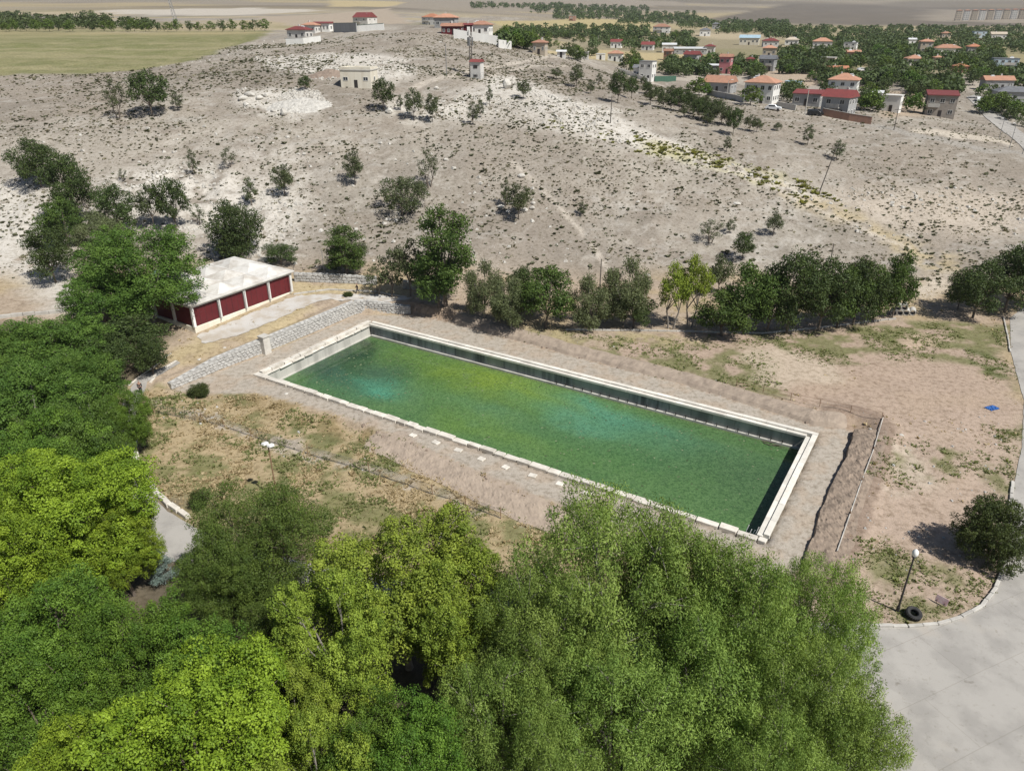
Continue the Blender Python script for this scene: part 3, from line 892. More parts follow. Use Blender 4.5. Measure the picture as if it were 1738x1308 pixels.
# white ledge at the foot of the far and the short wall
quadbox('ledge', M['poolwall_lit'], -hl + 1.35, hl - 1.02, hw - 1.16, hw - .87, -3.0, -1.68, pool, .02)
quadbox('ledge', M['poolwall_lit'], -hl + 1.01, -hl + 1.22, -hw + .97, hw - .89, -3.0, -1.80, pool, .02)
# rim of the far side and of the right side: two courses of slabs
def slabs(axis_u, a, b, off, wid, z0, z1, L, mat, name):
    s = a
    while s < b - .3:
        e = min(b, s + L * random.uniform(.85, 1.15))
        if b - e < .8: e = b
        j = random.uniform(-.012, .012)
        if axis_u: mb = MB().box(s + .012, e - .012, off - wid / 2 + j, off + wid / 2 + j, z0, z1 + random.uniform(-.008, .008))
        else: mb = MB().box(off - wid / 2 + j, off + wid / 2 + j, s + .012, e - .012, z0, z1 + random.uniform(-.008, .008))
        mb.build(name, mat, pool, .018)
        s = e
slabs(True, -hl + 1.1, hl, hw - .28, .55, -.30, .20, 2.9, M['slab'], 'coping_slab')
slabs(True, -hl + 1.1, hl - 1.1, hw - .83, .50, -.30, .02, 3.1, M['slab'], 'coping_slab')
slabs(False, -hw + 1.1, hw - .6, hl - .30, .55, -.30, .20, 2.9, M['slab'], 'coping_slab')
slabs(False, -hw + .9, hw - 1.12, hl - .86, .52, -.30, .03, 3.0, M['slab'], 'coping_slab')
# left rim: irregular blocks, an inner course standing lower
def irregular(axis_u, a, b, off, wid, zt, Lr, gap, mat):
    s, k = a, 0
    while s < b - .35:
        L = random.uniform(*Lr)
        e = min(b, s + L)
        if b - e < .5: e = b
        w = wid * random.uniform(.78, 1.08)
        o_ = off + random.uniform(-.07, .07)
        zz = zt + random.uniform(-.06, .07)
        pts = [(s + gap * random.random(), o_ - w / 2 + random.uniform(-.05, .05)), (e - gap * random.random(), o_ - w / 2 + random.uniform(-.05, .05)),
               (e - gap * random.random(), o_ + w / 2 + random.uniform(-.04, .04)), (s + gap * random.random(), o_ + w / 2 + random.uniform(-.04, .04))]
        if not axis_u: pts = [(q, p) for p, q in pts][::-1]
        o = MB().prism(pts, -.32, zz).build('coping_stone', mat, pool, .035)
        s = e; k += 1
irregular(True, -hl + .1, hl - .05, -hw + .44, .80, .10, (1.0, 2.3), .10, M['coping'])
irregular(False, -hw + 1.0, hw - .1, -hl + .42, .80, .16, (1.2, 2.6), .06, M['coping'])
irregular(False, -hw + 1.05, hw - 1.1, -hl + 1.05, .42, -.14, (1.4, 3.0), .08, M['coping'])
# dark stubs standing in for formwork joints along the far wall's ledge
for k in range(24):
    u = hl - 3.5 - k * 1.28
    if u < -4: break
    MB().box(u - .045, u + .045, hw - 1.15, hw - 1.06, -1.69, -1.25).build('joint_stub', M['darkmetal'], pool)

# poles left standing in the near right corner, wood caught on the ledge
for k in range(5):
    a = pool_pt(hl - 2.6 + .28 * k, -hw + 1.15, WZ - .5)
    b = pool_pt(hl - 2.0 + .30 * k, -hw + 1.25 + random.uniform(-.05, .15), .45 + random.uniform(-.5, .3))
    o = MB().tube(a, b, .035, n=6).build('metal_pole', M['globe'])
    tag(o, 'pale thin pole leaning in the near right corner of the pool', 'pole', 'poles leaning in the pool corner')
d = empty('driftwood', pool_pt(hl - 4.6, hw - 1.7, WZ), POOL_A, 'dark tangle of branches caught at the far right end of the pool', 'driftwood')
for k in range(9):
    a = Vector((random.uniform(-1.4, 1.2), random.uniform(-.25, .3), random.uniform(0, .15)))
    b = a + Vector((random.uniform(.6, 1.6), random.uniform(-.3, .4), random.uniform(-.05, .35)))
    MB().tube(a, b, random.uniform(.03, .07), .015, 5).build('branch', M['bark'], d)

# ------------------------------------------------------------------ stone walls
STONES = []
def rubble_block(seed):
    r = random.Random(seed)
    mb = MB()
    n = r.choice((5, 6, 6, 7))
    P = []
    for i in range(n):
        t = 2 * math.pi * (i + r.uniform(-.25, .25)) / n
        P.append((max(-.5, min(.5, .56 * math.cos(t))) * r.uniform(.88, 1), max(-.5, min(.5, .56 * math.sin(t))) * r.uniform(.88, 1)))
    V = [(p[0], .12, p[1]) for p in P] + [(p[0], -.06, p[1]) for p in P] + [(p[0] * .80, -.085 + r.uniform(-.015, .015), p[1] * .80) for p in P]
    F = [(i, (i + 1) % n, n + (i + 1) % n, n + i) for i in range(n)] + [(n + i, n + (i + 1) % n, 2 * n + (i + 1) % n, 2 * n + i) for i in range(n)] + [tuple(range(2 * n, 3 * n))]
    mb.add(V, F)
    me = mb.mesh('stone', M['rubble'])
    bm = bmesh.new(); bm.from_mesh(me); bmesh.ops.recalc_face_normals(bm, faces=bm.faces); bm.to_mesh(me); bm.free()
    return me
STONES = [rubble_block(k) for k in range(8)]
CAPS = [stone_mesh('cap_stone', M['rubble'], 40 + k, 1, .8, .35, 1) for k in range(3)]

def stone_wall(path, hts, thick, label, sl=.60, sh=.36, front=-1, maxn=290):
    """retaining wall: a mortar core with every stone of the visible face set in it"""
    root = empty('stone_wall', path[0], 0, label, 'wall')
    o0 = Vector(path[0])
    mb = MB()
    cnt = 0
    left, stones = [], []
    for i in range(len(path) - 1):
        a, b = Vector(path[i]), Vector(path[i + 1])
        d = (b - a); L = d.length; d = d.normalized()
        nrm = Vector((d.y, -d.x, 0)) * (1 if front < 0 else -1)    # towards the court
        za0, zb0 = a.z - .5, b.z - .5
        za1, zb1 = a.z + hts[i], b.z + hts[i + 1]
        ang = math.atan2(-nrm.x, nrm.y) + math.pi
        q = [a, b, b - nrm * thick, a - nrm * thick]
        V = [tuple(q[0].xy) + (za0,), tuple(q[1].xy) + (zb0,), tuple(q[2].xy) + (zb0,), tuple(q[3].xy) + (za0,),
             tuple(q[0].xy) + (za1,), tuple(q[1].xy) + (zb1,), tuple(q[2].xy) + (zb1,), tuple(q[3].xy) + (za1,)]
        V = [(v[0] - o0.x, v[1] - o0.y, v[2] - o0.z) for v in V]
        mb.add(V, [(3, 2, 1, 0), (4, 5, 6, 7), (0, 1, 5, 4), (1, 2, 6, 5), (2, 3, 7, 6), (3, 0, 4, 7)])
        rows = int(max(hts[i], hts[i + 1]) / sh) + 1
        for r_ in range(rows):
            s = (r_ % 2) * sl * .45 - .1
            while s < L - .15:
                w = sl * random.uniform(.75, 1.3)
                t = min(1, max(0, (s + w / 2) / L))
                top = za1 + (zb1 - za1) * t
                base = a.z + (b.z - a.z) * t
                zc = base + sh * (r_ + .5) + random.uniform(-.05, .05)
                if zc < top - sh * .25 and s + w / 2 < L:
                    p = a + d * (s + w / 2) + nrm * random.uniform(0, .03) - o0
                    stones.append((Vector((p.x, p.y, zc - o0.z)), ang, w * .97, sh * random.uniform(.88, 1.08)))
                s += w
        k = max(1, int(L / .9))
        for j in range(k):
            t = (j + .5) / k
            p = a + (b - a) * t - nrm * thick * .5 - o0
            left.append((Vector((p.x, p.y, za1 + (zb1 - za1) * t - o0.z - .03)), ang, L / k * 1.0, thick * 1.05))
    mb.build('core', M['mortar'], root)
    random.shuffle(stones)
    rest = MB()
    for p, ang, w, h in stones[maxn:]:
        s_ = random.choice(STONES)
        mt = Matrix.Translation(p) @ Matrix.Rotation(ang, 4, 'Z') @ Matrix.Diagonal((w, 1, h, 1))
        rest.add([mt @ v.co for v in s_.vertices], [tuple(f.vertices) for f in s_.polygons])
    if rest.V: rest.build('stones', M['rubble'], root)['kind'] = 'stuff'
    for p, ang, w, h in stones[:maxn]:
        o = link('stone', random.choice(STONES), root, p, (random.uniform(-.06, .06), random.uniform(-.12, .12), ang), (w, 1, h))
    for p, ang, w, th in left:
        link('cap_stone', random.choice(CAPS), root, p, (0, 0, ang + random.uniform(-.06, .06)), (w, th, .5))
    return root, len(stones)

wa = [Vector((p.x, p.y, 0.0)) for p in WALL_A]
wb = [Vector((p.x, p.y, 0.0)) for p in WALL_B]
print('stones', stone_wall(wa, [.8, 1.75, 2.0], .75, 'pale rubble stone retaining wall sloping down from the square pier to the path')[1])
print('stones', stone_wall(wb, [2.0, 2.1, 2.15, 2.1, 1.2], .75, 'pale rubble stone retaining wall from the square pier round the corner to the trees', sl=.64)[1])
pier = empty('stone_pier', wb[0] + Vector((.1, -.35, 0)), math.atan2((wb[1] - wb[0]).y, (wb[1] - wb[0]).x), 'square white stone pier standing in the middle of the rubble wall', 'pier')
MB().box(-.55, .55, -.55, .55, -.2, 2.45).build('shaft', M['lime'], pier, .05)
MB().box(-.64, .64, -.64, .64, 2.46, 2.66).build('cap', M['lime'], pier, .04)
wc2 = [hit(*q) for q in ((500, 478), (560, 480), (640, 484))]
r_, n_ = stone_wall(wc2, [1.5, 1.5, 1.4], .5, 'low grey rubble wall behind the terrace at the foot of the hill', sl=.8, sh=.5)
wc3 = [hit(*q) for q in ((684, 490), (735, 494))]
stone_wall(wc3, [1.4, 1.4], .5, 'short grey rubble wall in the shade beside the tall tree', sl=.8, sh=.5)
# thin rail above the low wall
def post_rail(path, h, label, nposts, name='railing', mat='darkmetal', rails=2, r=.035):
    root = empty(name, path[0], 0, label, 'railing' if name == 'railing' else 'fence')
    o0 = Vector(path[0])
    seg = [Vector(p) for p in path]
    cum = [0]
    for a, b in zip(seg, seg[1:]): cum.append(cum[-1] + (b - a).length)
    def at(s):
        for i in range(len(seg) - 1):
            if s <= cum[i + 1] + 1e-6:
                t = (s - cum[i]) / max(1e-6, cum[i + 1] - cum[i])
                return seg[i].lerp(seg[i + 1], t)
        return seg[-1]
    P = [at(cum[-1] * k / (nposts - 1)) for k in range(nposts)]
    pm = MB().tube((0, 0, -.3), (0, 0, h), r, n=5).mesh('post', M[mat])
    for p in P: link('post', pm, root, p - o0, (random.uniform(-.05, .05), random.uniform(-.05, .05), 0))
    for k in range(rails):
        z = h * (1 - k / max(1, rails) * .9) - .03
        mb = MB()
        for a, b in zip(P, P[1:]): mb.tube(a - o0 + Vector((0, 0, z)), b - o0 + Vector((0, 0, z)), r * .45, n=4)
        mb.build('rail', M[mat], root)
    return root
post_rail([p + Vector((0, .3, 1.5)) for p in wc2], .9, 'thin dark railing on top of the low grey wall', 10)

# ------------------------------------------------------------------ the dug banks round the court
def bank(path, prof, mat, seed, rough, side=-1, step=.22, fadew=.04):
    """a rough earth face: profile points (distance from the court edge, share of the way up)"""
    pts = []
    for a, b in zip(path, path[1:]):
        n = max(1, int((b - a).length / step))
        pts += [a.lerp(b, j / n) for j in range(n)]
    pts.append(path[-1])
    P = np.array([(p.x, p.y) for p in pts])
    T = np.gradient(P, axis=0)
    for _ in range(12): T[1:-1] = (T[:-2] + 2 * T[1:-1] + T[2:]) / 4
    T = unit2(T)
    Nn = np.stack([T[:, 1], -T[:, 0]], -1) * side
    D = np.concatenate([np.linspace(prof[i][0], prof[i + 1][0], max(2, int(max(prof[i + 1][0] - prof[i][0], abs(prof[i + 1][1] - prof[i][1]) * .8) / .18)), endpoint=False) for i in range(len(prof) - 1)] + [[prof[-1][0]]])
    Hs = np.interp(D, [q[0] for q in prof], [q[1] for q in prof])
    wob = (fbm(P[:, 0], P[:, 1], 3.0, seed) - .5) * 1.1
    X = P[:, None, 0] + Nn[:, None, 0] * (D[None] + wob[:, None] * .6)
    Y = P[:, None, 1] + Nn[:, None, 1] * (D[None] + wob[:, None] * .6)
    top = ground_z(P[:, 0] + Nn[:, 0] * (prof[-1][0] + wob * .6), P[:, 1] + Nn[:, 1] * (prof[-1][0] + wob * .6)) + .04
    Z = top[:, None] * Hs[None] * 1.0
    e = np.minimum(1, Hs * 3) * np.minimum(1, (prof[-1][0] - D) / .5)
    Z = Z + ((fbm(X, Y, 1.1, seed + 3, 4) - .42) * rough + np.abs(fbm(X, Y, .45, seed + 9, 3) - .5) * rough * .9) * e[None]
    Z[:, 0] -= .25
    t_ = np.linspace(0, 1, len(P))
    fade = sstep(0, fadew, np.minimum(t_, 1 - t_))[:, None]
    Z = Z * fade + (ground_z(X, Y) - .08) * (1 - fade)
    a, b = X.shape
    idx = np.arange(a * b).reshape(a, b)
    F = np.stack([idx[:-1, :-1], idx[1:, :-1], idx[1:, 1:], idx[:-1, 1:]], -1).reshape(-1, 4)
    me = np_mesh('earth_bank', np.stack([X, Y, Z], -1), F, mat, smooth=False)
    if sum(p.normal.z for p in me.polygons) < 0: me.flip_normals()
    tag(link('earth_bank', me), kind='structure')
def unit2(v): return v / np.maximum(np.linalg.norm(v, axis=-1, keepdims=True), 1e-9)
BN_SIDE = 1
M['bank'] = worn('dug_earth', (.30, .235, .18), (.20, .155, .12), 1.3, amt=.8, bump=.05)
M['bank_far'] = worn('pinkish_dug_earth', (.345, .28, .22), (.25, .20, .158), 1.0, amt=.8, bump=.05)
bank(bank_r, [(-.1, 0), (0, .0), (.12, .50), (.5, .62), (1.6, .80), (3.4, 1.0)], M['bank'], 501, .42, -1)
bank(bank_f[1:], [(-.1, 0), (0, .05), (.35, .45), (1.3, .9), (2.2, 1.0)], M['bank_far'], 531, .20, -1)
bank(bank_n[::-1], [(-.5, 0), (0, .03), (.8, .30), (2.6, .95), (3.3, 1.0)], M['bank_far'], 551, .26, BN_SIDE, fadew=.16)
# ------------------------------------------------------------------ the building with dark red panels
TZ = 2.1
bA, bB = at_z(332, 562, TZ), at_z(498, 500, TZ)
bx = (bB - bA); BW = bx.length; bx.normalize()
BD, BH = 13.5, 3.9
bang = math.atan2(bx.y, bx.x)
hall = empty('terrace_hall', bA, bang, 'single storey hall with dark red panels between white columns and a white peaked roof', 'building')
# local x along the front, y backwards
MB().box(0, BW, 0, BD, -1.0, .55).build('plinth', M['cream'], hall, .03)
MB().box(.25, BW - .25, .25, BD - .25, .551, BH - .3).build('wall', M['door'], hall)
bay = BW / 4
cm = MB().box(-.19, .19, -.19, .19, .552, BH - .45).mesh('column', M['white'], .02)
for i in range(5):
    for y_ in (.12, BD - .12):
        link('column', cm, hall, (min(max(i * bay, .12), BW - .12), y_, 0))
for j in (1, 2):
    for x_ in (.12, BW - .12):
        link('column', cm, hall, (x_, BD * j / 3, 0))
pm = MB().box(-(bay - .5) / 2, (bay - .5) / 2, -.03, .03, .60, BH - .62).mesh('red_panel', M['redpanel'], .015)
for i in range(4):
    for y_ in (.2, BD - .2):
        p = link('red_panel', pm, hall, ((i + .5) * bay, y_, 0))
        if y_ < 1:
            for k in range(1, 4):
                MB().box(-.012, .012, -.045, -.031, .62, BH - .64).build('seam', M['door'], p, loc=(-(bay - .5) / 2 + (bay - .5) * k / 4, 0, 0))
pm2 = MB().box(-.03, .03, -(BD / 3 - .5) / 2, (BD / 3 - .5) / 2, .60, BH - .62).mesh('red_panel', M['redpanel'], .015)
for j in range(3):
    for x_ in (.2, BW - .2):
        link('red_panel', pm2, hall, (x_, (j + .5) * BD / 3, 0))
MB().box(-.1, BW + .1, -.1, BD + .1, BH - .449, BH - .12).build('beam', M['white'], hall, .02)
rf = MB().box(-.45, BW + .45, -.45, BD + .45, BH - .118, BH + .14).build('roof', M['roofmem'], hall, .03)
for i in range(4):
    for j in range(3):
        w, dd = bay * .94, BD / 3 * .92
        cx_, cy_ = (i + .5) * bay, (j + .5) * BD / 3
        a = random.uniform(.75, .9)
        mb = MB().add([(-w / 2, -dd / 2, 0), (w / 2, -dd / 2, 0), (w / 2, dd / 2, 0), (-w / 2, dd / 2, 0), (-.16, -.16, a), (.16, -.16, a), (.16, .16, a), (-.16, .16, a)],
                      [(0, 1, 5, 4), (1, 2, 6, 5), (2, 3, 7, 6), (3, 0, 4, 7), (4, 5, 6, 7)])
        mb.build('roof_peak', M['roofmem'], rf, loc=(cx_, cy_, BH + .141))
for i in range(1, 5):
    MB().tube((0, -.5, BH - .2), (0, -.32, .3), .05, n=6).build('downpipe', M['metal'], hall, loc=(min(i * bay, BW - .4) - .3, .05, 0))
# small water tank and step ladder rail behind the hall
tk = empty('roof_tank', hall.matrix_basis @ Vector((.3 * BW, BD + 2.2, 0)), bang, 'small white tank standing behind the white peaked roof', 'tank')
tk.location = tuple(gv(tk.location.x, tk.location.y))
MB().box(-.8, .8, -.8, .8, -.5, 3.4).build('base', M['palewall'], tk, .03)
MB().add([(-.85, -.85, 3.401), (.85, -.85, 3.401), (.85, .85, 3.401), (-.85, .85, 3.401), (0, 0, 4.4)], [(0, 1, 4), (1, 2, 4), (2, 3, 4), (3, 0, 4), (3, 2, 1, 0)]).build('lid', M['blueroof'], tk)

# ------------------------------------------------------------------ houses
WIN = {}
def win_mesh(w, h):
    k = (round(w, 1), round(h, 1))
    if k not in WIN:
        fr = MB().box(-w / 2, w / 2, -.05, .02, -h / 2, -h / 2 + .08).box(-w / 2, w / 2, -.05, .02, h / 2 - .08, h / 2).box(-w / 2, -w / 2 + .08, -.05, .02, -h / 2 + .081, h / 2 - .081).box(w / 2 - .08, w / 2, -.05, .02, -h / 2 + .081, h / 2 - .081).box(-.03, .03, -.04, .02, -h / 2 + .081, h / 2 - .081).mesh('window', M['white'])
        pn = MB().box(-w / 2 + .07, w / 2 - .07, -.02, .01, -h / 2 + .07, h / 2 - .07).mesh('pane', M['glass'])
        WIN[k] = (fr, pn)
    return WIN[k]

def house(px, py, wpx, hgt, rz, label, wall='palewall', roof='hip', rc='terracotta', ratio=.8, fl=1, cols=(3, 2), name='house', cat='house', chim=True, door=True, parapet=False, group=None, rise=.42, winh=1.2, base=None):
    p = base or hit(px, py)
    if rc == 'terracotta': rc = random.choice(('terracotta', 'terracotta2', 'terracotta3', 'terracotta3'))
    a = R(rz)
    W = wpx * mpp(p) / (abs(math.cos(a)) + ratio * abs(math.sin(a)))
    D = W * ratio
    root = empty(name, p + Vector((0, .5 * (D * abs(math.cos(a)) + W * abs(math.sin(a))), 0)), a, label, cat, group)
    root.location.z = p.z - .05
    MB().box(-W / 2, W / 2, -D / 2, D / 2, -2.5, hgt).build('wall', M[wall], root)
    o = .45
    if roof == 'hip':
        h = min(W, D) * rise * .55
        r_ = max(0, (W - D) / 2) + .15
        ins = (W / 2 + o, D / 2 + o)
        e1 = (r_, .05) if W >= D else (.05, (D - W) / 2 + .15)
        V = [(-ins[0], -ins[1], hgt), (ins[0], -ins[1], hgt), (ins[0], ins[1], hgt), (-ins[0], ins[1], hgt), (-ins[0], -ins[1], hgt + .16), (ins[0], -ins[1], hgt + .16), (ins[0], ins[1], hgt + .16), (-ins[0], ins[1], hgt + .16),
             (-e1[0], -e1[1], hgt + .16 + h), (e1[0], -e1[1], hgt + .16 + h), (e1[0], e1[1], hgt + .16 + h), (-e1[0], e1[1], hgt + .16 + h)]
        Fc = [(3, 2, 1, 0), (0, 1, 5, 4), (1, 2, 6, 5), (2, 3, 7, 6), (3, 0, 4, 7), (4, 5, 9, 8), (5, 6, 10, 9), (6, 7, 11, 10), (7, 4, 8, 11), (8, 9, 10, 11)]
        rt = hgt + h * .6
    elif roof == 'gable':
        h = D * rise * .7
        V = [(-W / 2 - o, -D / 2 - o, hgt), (W / 2 + o, -D / 2 - o, hgt), (W / 2 + o, D / 2 + o, hgt), (-W / 2 - o, D / 2 + o, hgt), (-W / 2 - o, 0, hgt + h), (W / 2 + o, 0, hgt + h)]
        Fc = [(3, 2, 1, 0), (0, 1, 5, 4), (2, 3, 4, 5), (1, 2, 5), (3, 0, 4)]
        rt = hgt + h * .6
    elif roof == 'shed':
        h = D * .12 + .3
        V = [(-W / 2 - .3, -D / 2 - .4, hgt), (W / 2 + .3, -D / 2 - .4, hgt), (W / 2 + .3, D / 2 + .3, hgt), (-W / 2 - .3, D / 2 + .3, hgt), (-W / 2 - .3, -D / 2 - .4, hgt + .2), (W / 2 + .3, -D / 2 - .4, hgt + .2), (W / 2 + .3, D / 2 + .3, hgt + h), (-W / 2 - .3, D / 2 + .3, hgt + h)]
        Fc = [(3, 2, 1, 0), (4, 5, 6, 7), (0, 1, 5, 4), (1, 2, 6, 5), (2, 3, 7, 6), (3, 0, 4, 7)]
        rt = hgt + h
    else:
        V, Fc = MB().box(-W / 2 - .15, W / 2 + .15, -D / 2 - .15, D / 2 + .15, hgt + .001, hgt + .22).__dict__.values()
        rt = hgt + .2
    rf = MB().add(V, Fc).build('roof', M[rc], root)
    if parapet:
        for q in ((-W / 2 - .1, W / 2 + .1, -D / 2 - .1, -D / 2 + .1), (-W / 2 - .1, W / 2 + .1, D / 2 - .1, D / 2 + .1)):
            MB().box(*q, hgt + .222, hgt + .75).build('parapet', M[wall], rf)
        for q in ((-W / 2 - .1, -W / 2 + .1, -D / 2 + .101, D / 2 - .101), (W / 2 - .1, W / 2 + .1, -D / 2 + .101, D / 2 - .101)):
            MB().box(*q, hgt + .222, hgt + .75).build('parapet', M[wall], rf)
    if chim and roof in ('hip', 'gable'):
        cx_, cy_ = W * random.uniform(-.2, .2), D * random.uniform(-.05, .15)
        MB().box(cx_ - .25, cx_ + .25, cy_ - .25, cy_ + .25, hgt + .2, rt + 1.2).build('chimney', M['palewall'], rf)
    fh = hgt / fl
    if roof in ('hip', 'gable', 'flat') and cat == 'house' and W > 7 and random.random() < .45:
        tx, ty = W * random.choice((-.22, .22)), -D * .12
        hr = MB().tube((tx - .55, ty + .35, rt + .55), (tx + .55, ty + .35, rt + .55), .25, n=8)
        hr.add([(tx - .9, ty - .9, rt - .55), (tx + .9, ty - .9, rt - .55), (tx + .9, ty + .2, rt + .35), (tx - .9, ty + .2, rt + .35), (tx - .9, ty - .9, rt - .48), (tx + .9, ty - .9, rt - .48), (tx + .9, ty + .2, rt + .42), (tx - .9, ty + .2, rt + .42)], [(3, 2, 1, 0), (4, 5, 6, 7), (0, 1, 5, 4), (1, 2, 6, 5), (2, 3, 7, 6), (3, 0, 4, 7)])
        for q in (-.5, .5): hr.tube((tx + q, ty + .3, hgt), (tx + q, ty + .3, rt + .5), .04, n=4)
        hr.build('solar_heater', M['tinroof'], rf)
    if fl == 2 and W > 6 and cat == 'house':
        bw = W * random.uniform(.34, .5)
        x0_ = random.uniform(-W / 2 + .3, W / 2 - bw - .3)
        MB().box(x0_, x0_ + bw, -D / 2 - 1.2, -D / 2 - .002, fh - .12, fh + .06).box(x0_, x0_ + bw, -D / 2 - 1.2, -D / 2 - 1.1, fh + .061, fh + .95).build('balcony', M['conc'], root)
    sides = [(0, cols[0], W)] + [((1 if rz < 0 else -1), cols[1], D)]
    for s, n, L in sides:
        for f in range(fl):
            for k in range(n):
                if s == 0 and f == 0 and door and k == n // 2: continue
                t = (k + .5) / n * L - L / 2
                fr, pn = win_mesh(min(1.3, L / n * .5), min(winh, fh * .45))
                zc = f * fh + fh * .55
                if s == 0: o_ = link('window', fr, root, (t, -D / 2 - .025, zc))
                else: o_ = link('window', fr, root, (s * (W / 2 + .025), t * s, zc), (0, 0, s * math.pi / 2))
                link('pane', pn, o_)
    if door:
        n = cols[0]
        t = (n // 2 + .5) / n * W - W / 2
        MB().box(t - .45, t + .45, -D / 2 - .05, -D / 2 - .003, 0, 2.1).build('door', M['door'], root)
    return root, W, D

# on and beside the hill
hut, W, D = house(607, 151, 58, 4.3, -8, 'cream flat roofed block house alone on the pale rocky hillside', 'cream', 'flat', 'roofmem', .75, 1, (3, 1), parapet=True, winh=.9)
house(617, 46, 40, 6.4, -28, 'grey and white two storey house with dark red roof on the hilltop', 'palewall', 'gable', 'redroof', .85, 2, (2, 2))
house(733, 43, 36, 6.0, -25, 'two storey grey and white house with orange roof at the top of the hill track', 'palewall', 'hip', 'terracotta', .8, 2, (3, 2))
house(757, 50, 40, 4.0, -12, 'low house with orange hipped roof behind the long red roof on the hilltop', 'greywall', 'hip', 'terracotta', .7)
house(767, 60, 36, 3.0, -10, 'low dark red building with long orange and red roof on the hill crest', 'redpanel', 'gable', 'terracotta', .5, 1, (4, 1))
house(790, 57, 24, 2.9, -10, 'narrow red roofed annex joining two orange roofed hilltop houses', 'redpanel', 'gable', 'redroof', .5, 1, (2, 1))
house(817, 60, 38, 3.6, -15, 'white house with orange hipped roof above the long white retaining wall', 'white', 'hip', 'terracotta', .75)
house(506, 69, 42, 3.6, -20, 'white bungalow with brown red roof inside a white garden wall at the field corner', 'palewall', 'hip', 'redroof', .6)
house(527, 58, 28, 3.2, -20, 'bungalow with faded red roof just behind the white walled bungalow', 'palewall', 'hip', 'terracotta', .7)
house(545, 55, 36, 3.2, -14, 'long low white building with dark red roof left of the hilltop house', 'white', 'shed', 'redroof', .4, 1, (5, 1))
house(917, 94, 26, 4.0, -18, 'beige house with orange roof right of the white stepped wall', 'beige', 'hip', 'terracotta', .8)
house(953, 99, 15, 2.2, -10, 'small white vaulted shed beside the beige house', 'white', 'gable', 'tinroof', .7, 1, (1, 1), chim=False)
house(984, 99, 32, 2.4, -12, 'low white flat roofed row below the wheat field', 'palewall', 'flat', 'roofmem', .35, 1, (5, 1))
house(1047, 82, 21, 3.6, -15, 'small white house with maroon roof at the edge of the orchard', 'white', 'gable', 'redroof', .8)
house(1101, 86, 24, 3.2, -20, 'low house with two dull red roofs behind the white metal shed', 'palewall', 'gable', 'redroof', .8)
house(1137, 90, 26, 4.2, -10, 'pale shed under a bright white metal roof', 'palewall', 'shed', 'tinroof', .7)
house(1172, 93, 54, 3.0, -5, 'long open shed with grey metal roof behind the brick house', 'greywall', 'shed', 'tinroof', .3, 1, (5, 1))
house(1046, 105, 28, 3.6, -15, 'white bungalow with orange hipped roof left of the big white house', 'white', 'hip', 'terracotta', .8)
house(1087, 133, 24, 3.8, -25, 'white annex with slate grey roof joined to the white two storey house', 'white', 'gable', 'greyroof', .9)
house(1100, 138, 30, 7.0, -32, 'tall bright white two storey house by the lane above the green fence', 'white', 'flat', 'greyroof', .8, 2, (2, 2))
house(1135, 103, 17, 4.6, -25, 'narrow bare brick house with tan roof in the orchard', 'brick', 'gable', 'terracotta', .9, 2, (1, 1))
house(1177, 109, 30, 4.4, -35, 'unplastered grey gable house with a red roof strip among trees', 'greywall', 'gable', 'redroof', .8)
house(1206, 93, 20, 4.2, -20, 'dark red roofed house with pale walls near the long shed', 'palewall', 'hip', 'redroof', .8)
house(1233, 126, 24, 7.2, -30, 'tall pink house with reddish roof standing by the bare lane', 'pink', 'gable', 'terracotta', .8, 2, (2, 2))
house(1274, 113, 15, 3.4, -15, 'small square house with red pyramid roof right of the pink house', 'brick', 'hip', 'redroof', .9, 1, (1, 1))
house(1306, 122, 32, 5.4, -32, 'grey unfinished gable house beside the dark garden trees', 'greywall', 'gable', 'greyroof', .8, 2, (2, 2))
house(1308, 97, 26, 4.4, -18, 'two tiered beige house with orange roofs behind the grey gable house', 'beige', 'hip', 'terracotta', .8)
house(1275, 77, 36, 4.6, -20, 'long building with pale blue roof and cream end wall', 'cream', 'gable', 'blueroof', .5, 1, (5, 2))
house(1310, 80, 28, 3.6, -10, 'low house under a wide red roof right of the blue roofed building', 'palewall', 'hip', 'redroof', .7)
house(972, 36, 13, 6, -10, 'lone brick red house at the edge of the far yellow field', 'brick', 'flat', 'tinroof', .8, 2, (1, 1))
house(1125, 57, 32, 5.0, -15, 'far white house with orange roof below the long tree belt', 'white', 'hip', 'terracotta', .7, 2, (3, 1))
house(1198, 62, 20, 4.6, -12, 'far white house with grey blue roof in the bare yard', 'white', 'hip', 'greyroof', .8)
house(1216, 50, 14, 4.6, -12, 'far grey house half hidden in the tree belt', 'greywall', 'hip', 'greyroof', .8)
house(1228, 158, 58, 3.4, -32, 'grey plastered bungalow with orange roof left of the big white villa', 'greywall', 'gable', 'terracotta', .75, 1, (3, 2))
house(1300, 177, 64, 5.6, -33, 'big white two storey villa with orange hipped roof by the lane', 'white', 'hip', 'terracotta', .85, 2, (4, 3))
house(1440, 166, 60, 5.6, -28, 'white two storey house with wide orange pyramid roof behind the red roofed grey house', 'white', 'hip', 'terracotta', .9, 2, (3, 3))
house(1432, 201, 60, 5.2, -42, 'grey sided house with bright red roof and white columns behind the dark wall', 'greywall', 'gable', 'redroof', .85, 2, (2, 3))
house(1378, 182, 54, 3.4, -30, 'grey block house with flat brown roof between two villas', 'greywall', 'shed', 'redroof', .7, 1, (3, 2))
house(1520, 192, 36, 4.6, -35, 'white cube house with flat white roof beside a vine arbour', 'white', 'flat', 'roofmem', .9, 1, (1, 2))
house(1604, 201, 56, 6.2, -22, 'stone brown two storey house with maroon roof on bare ground', 'stonehouse', 'shed', 'redroof', .8, 2, (3, 2))
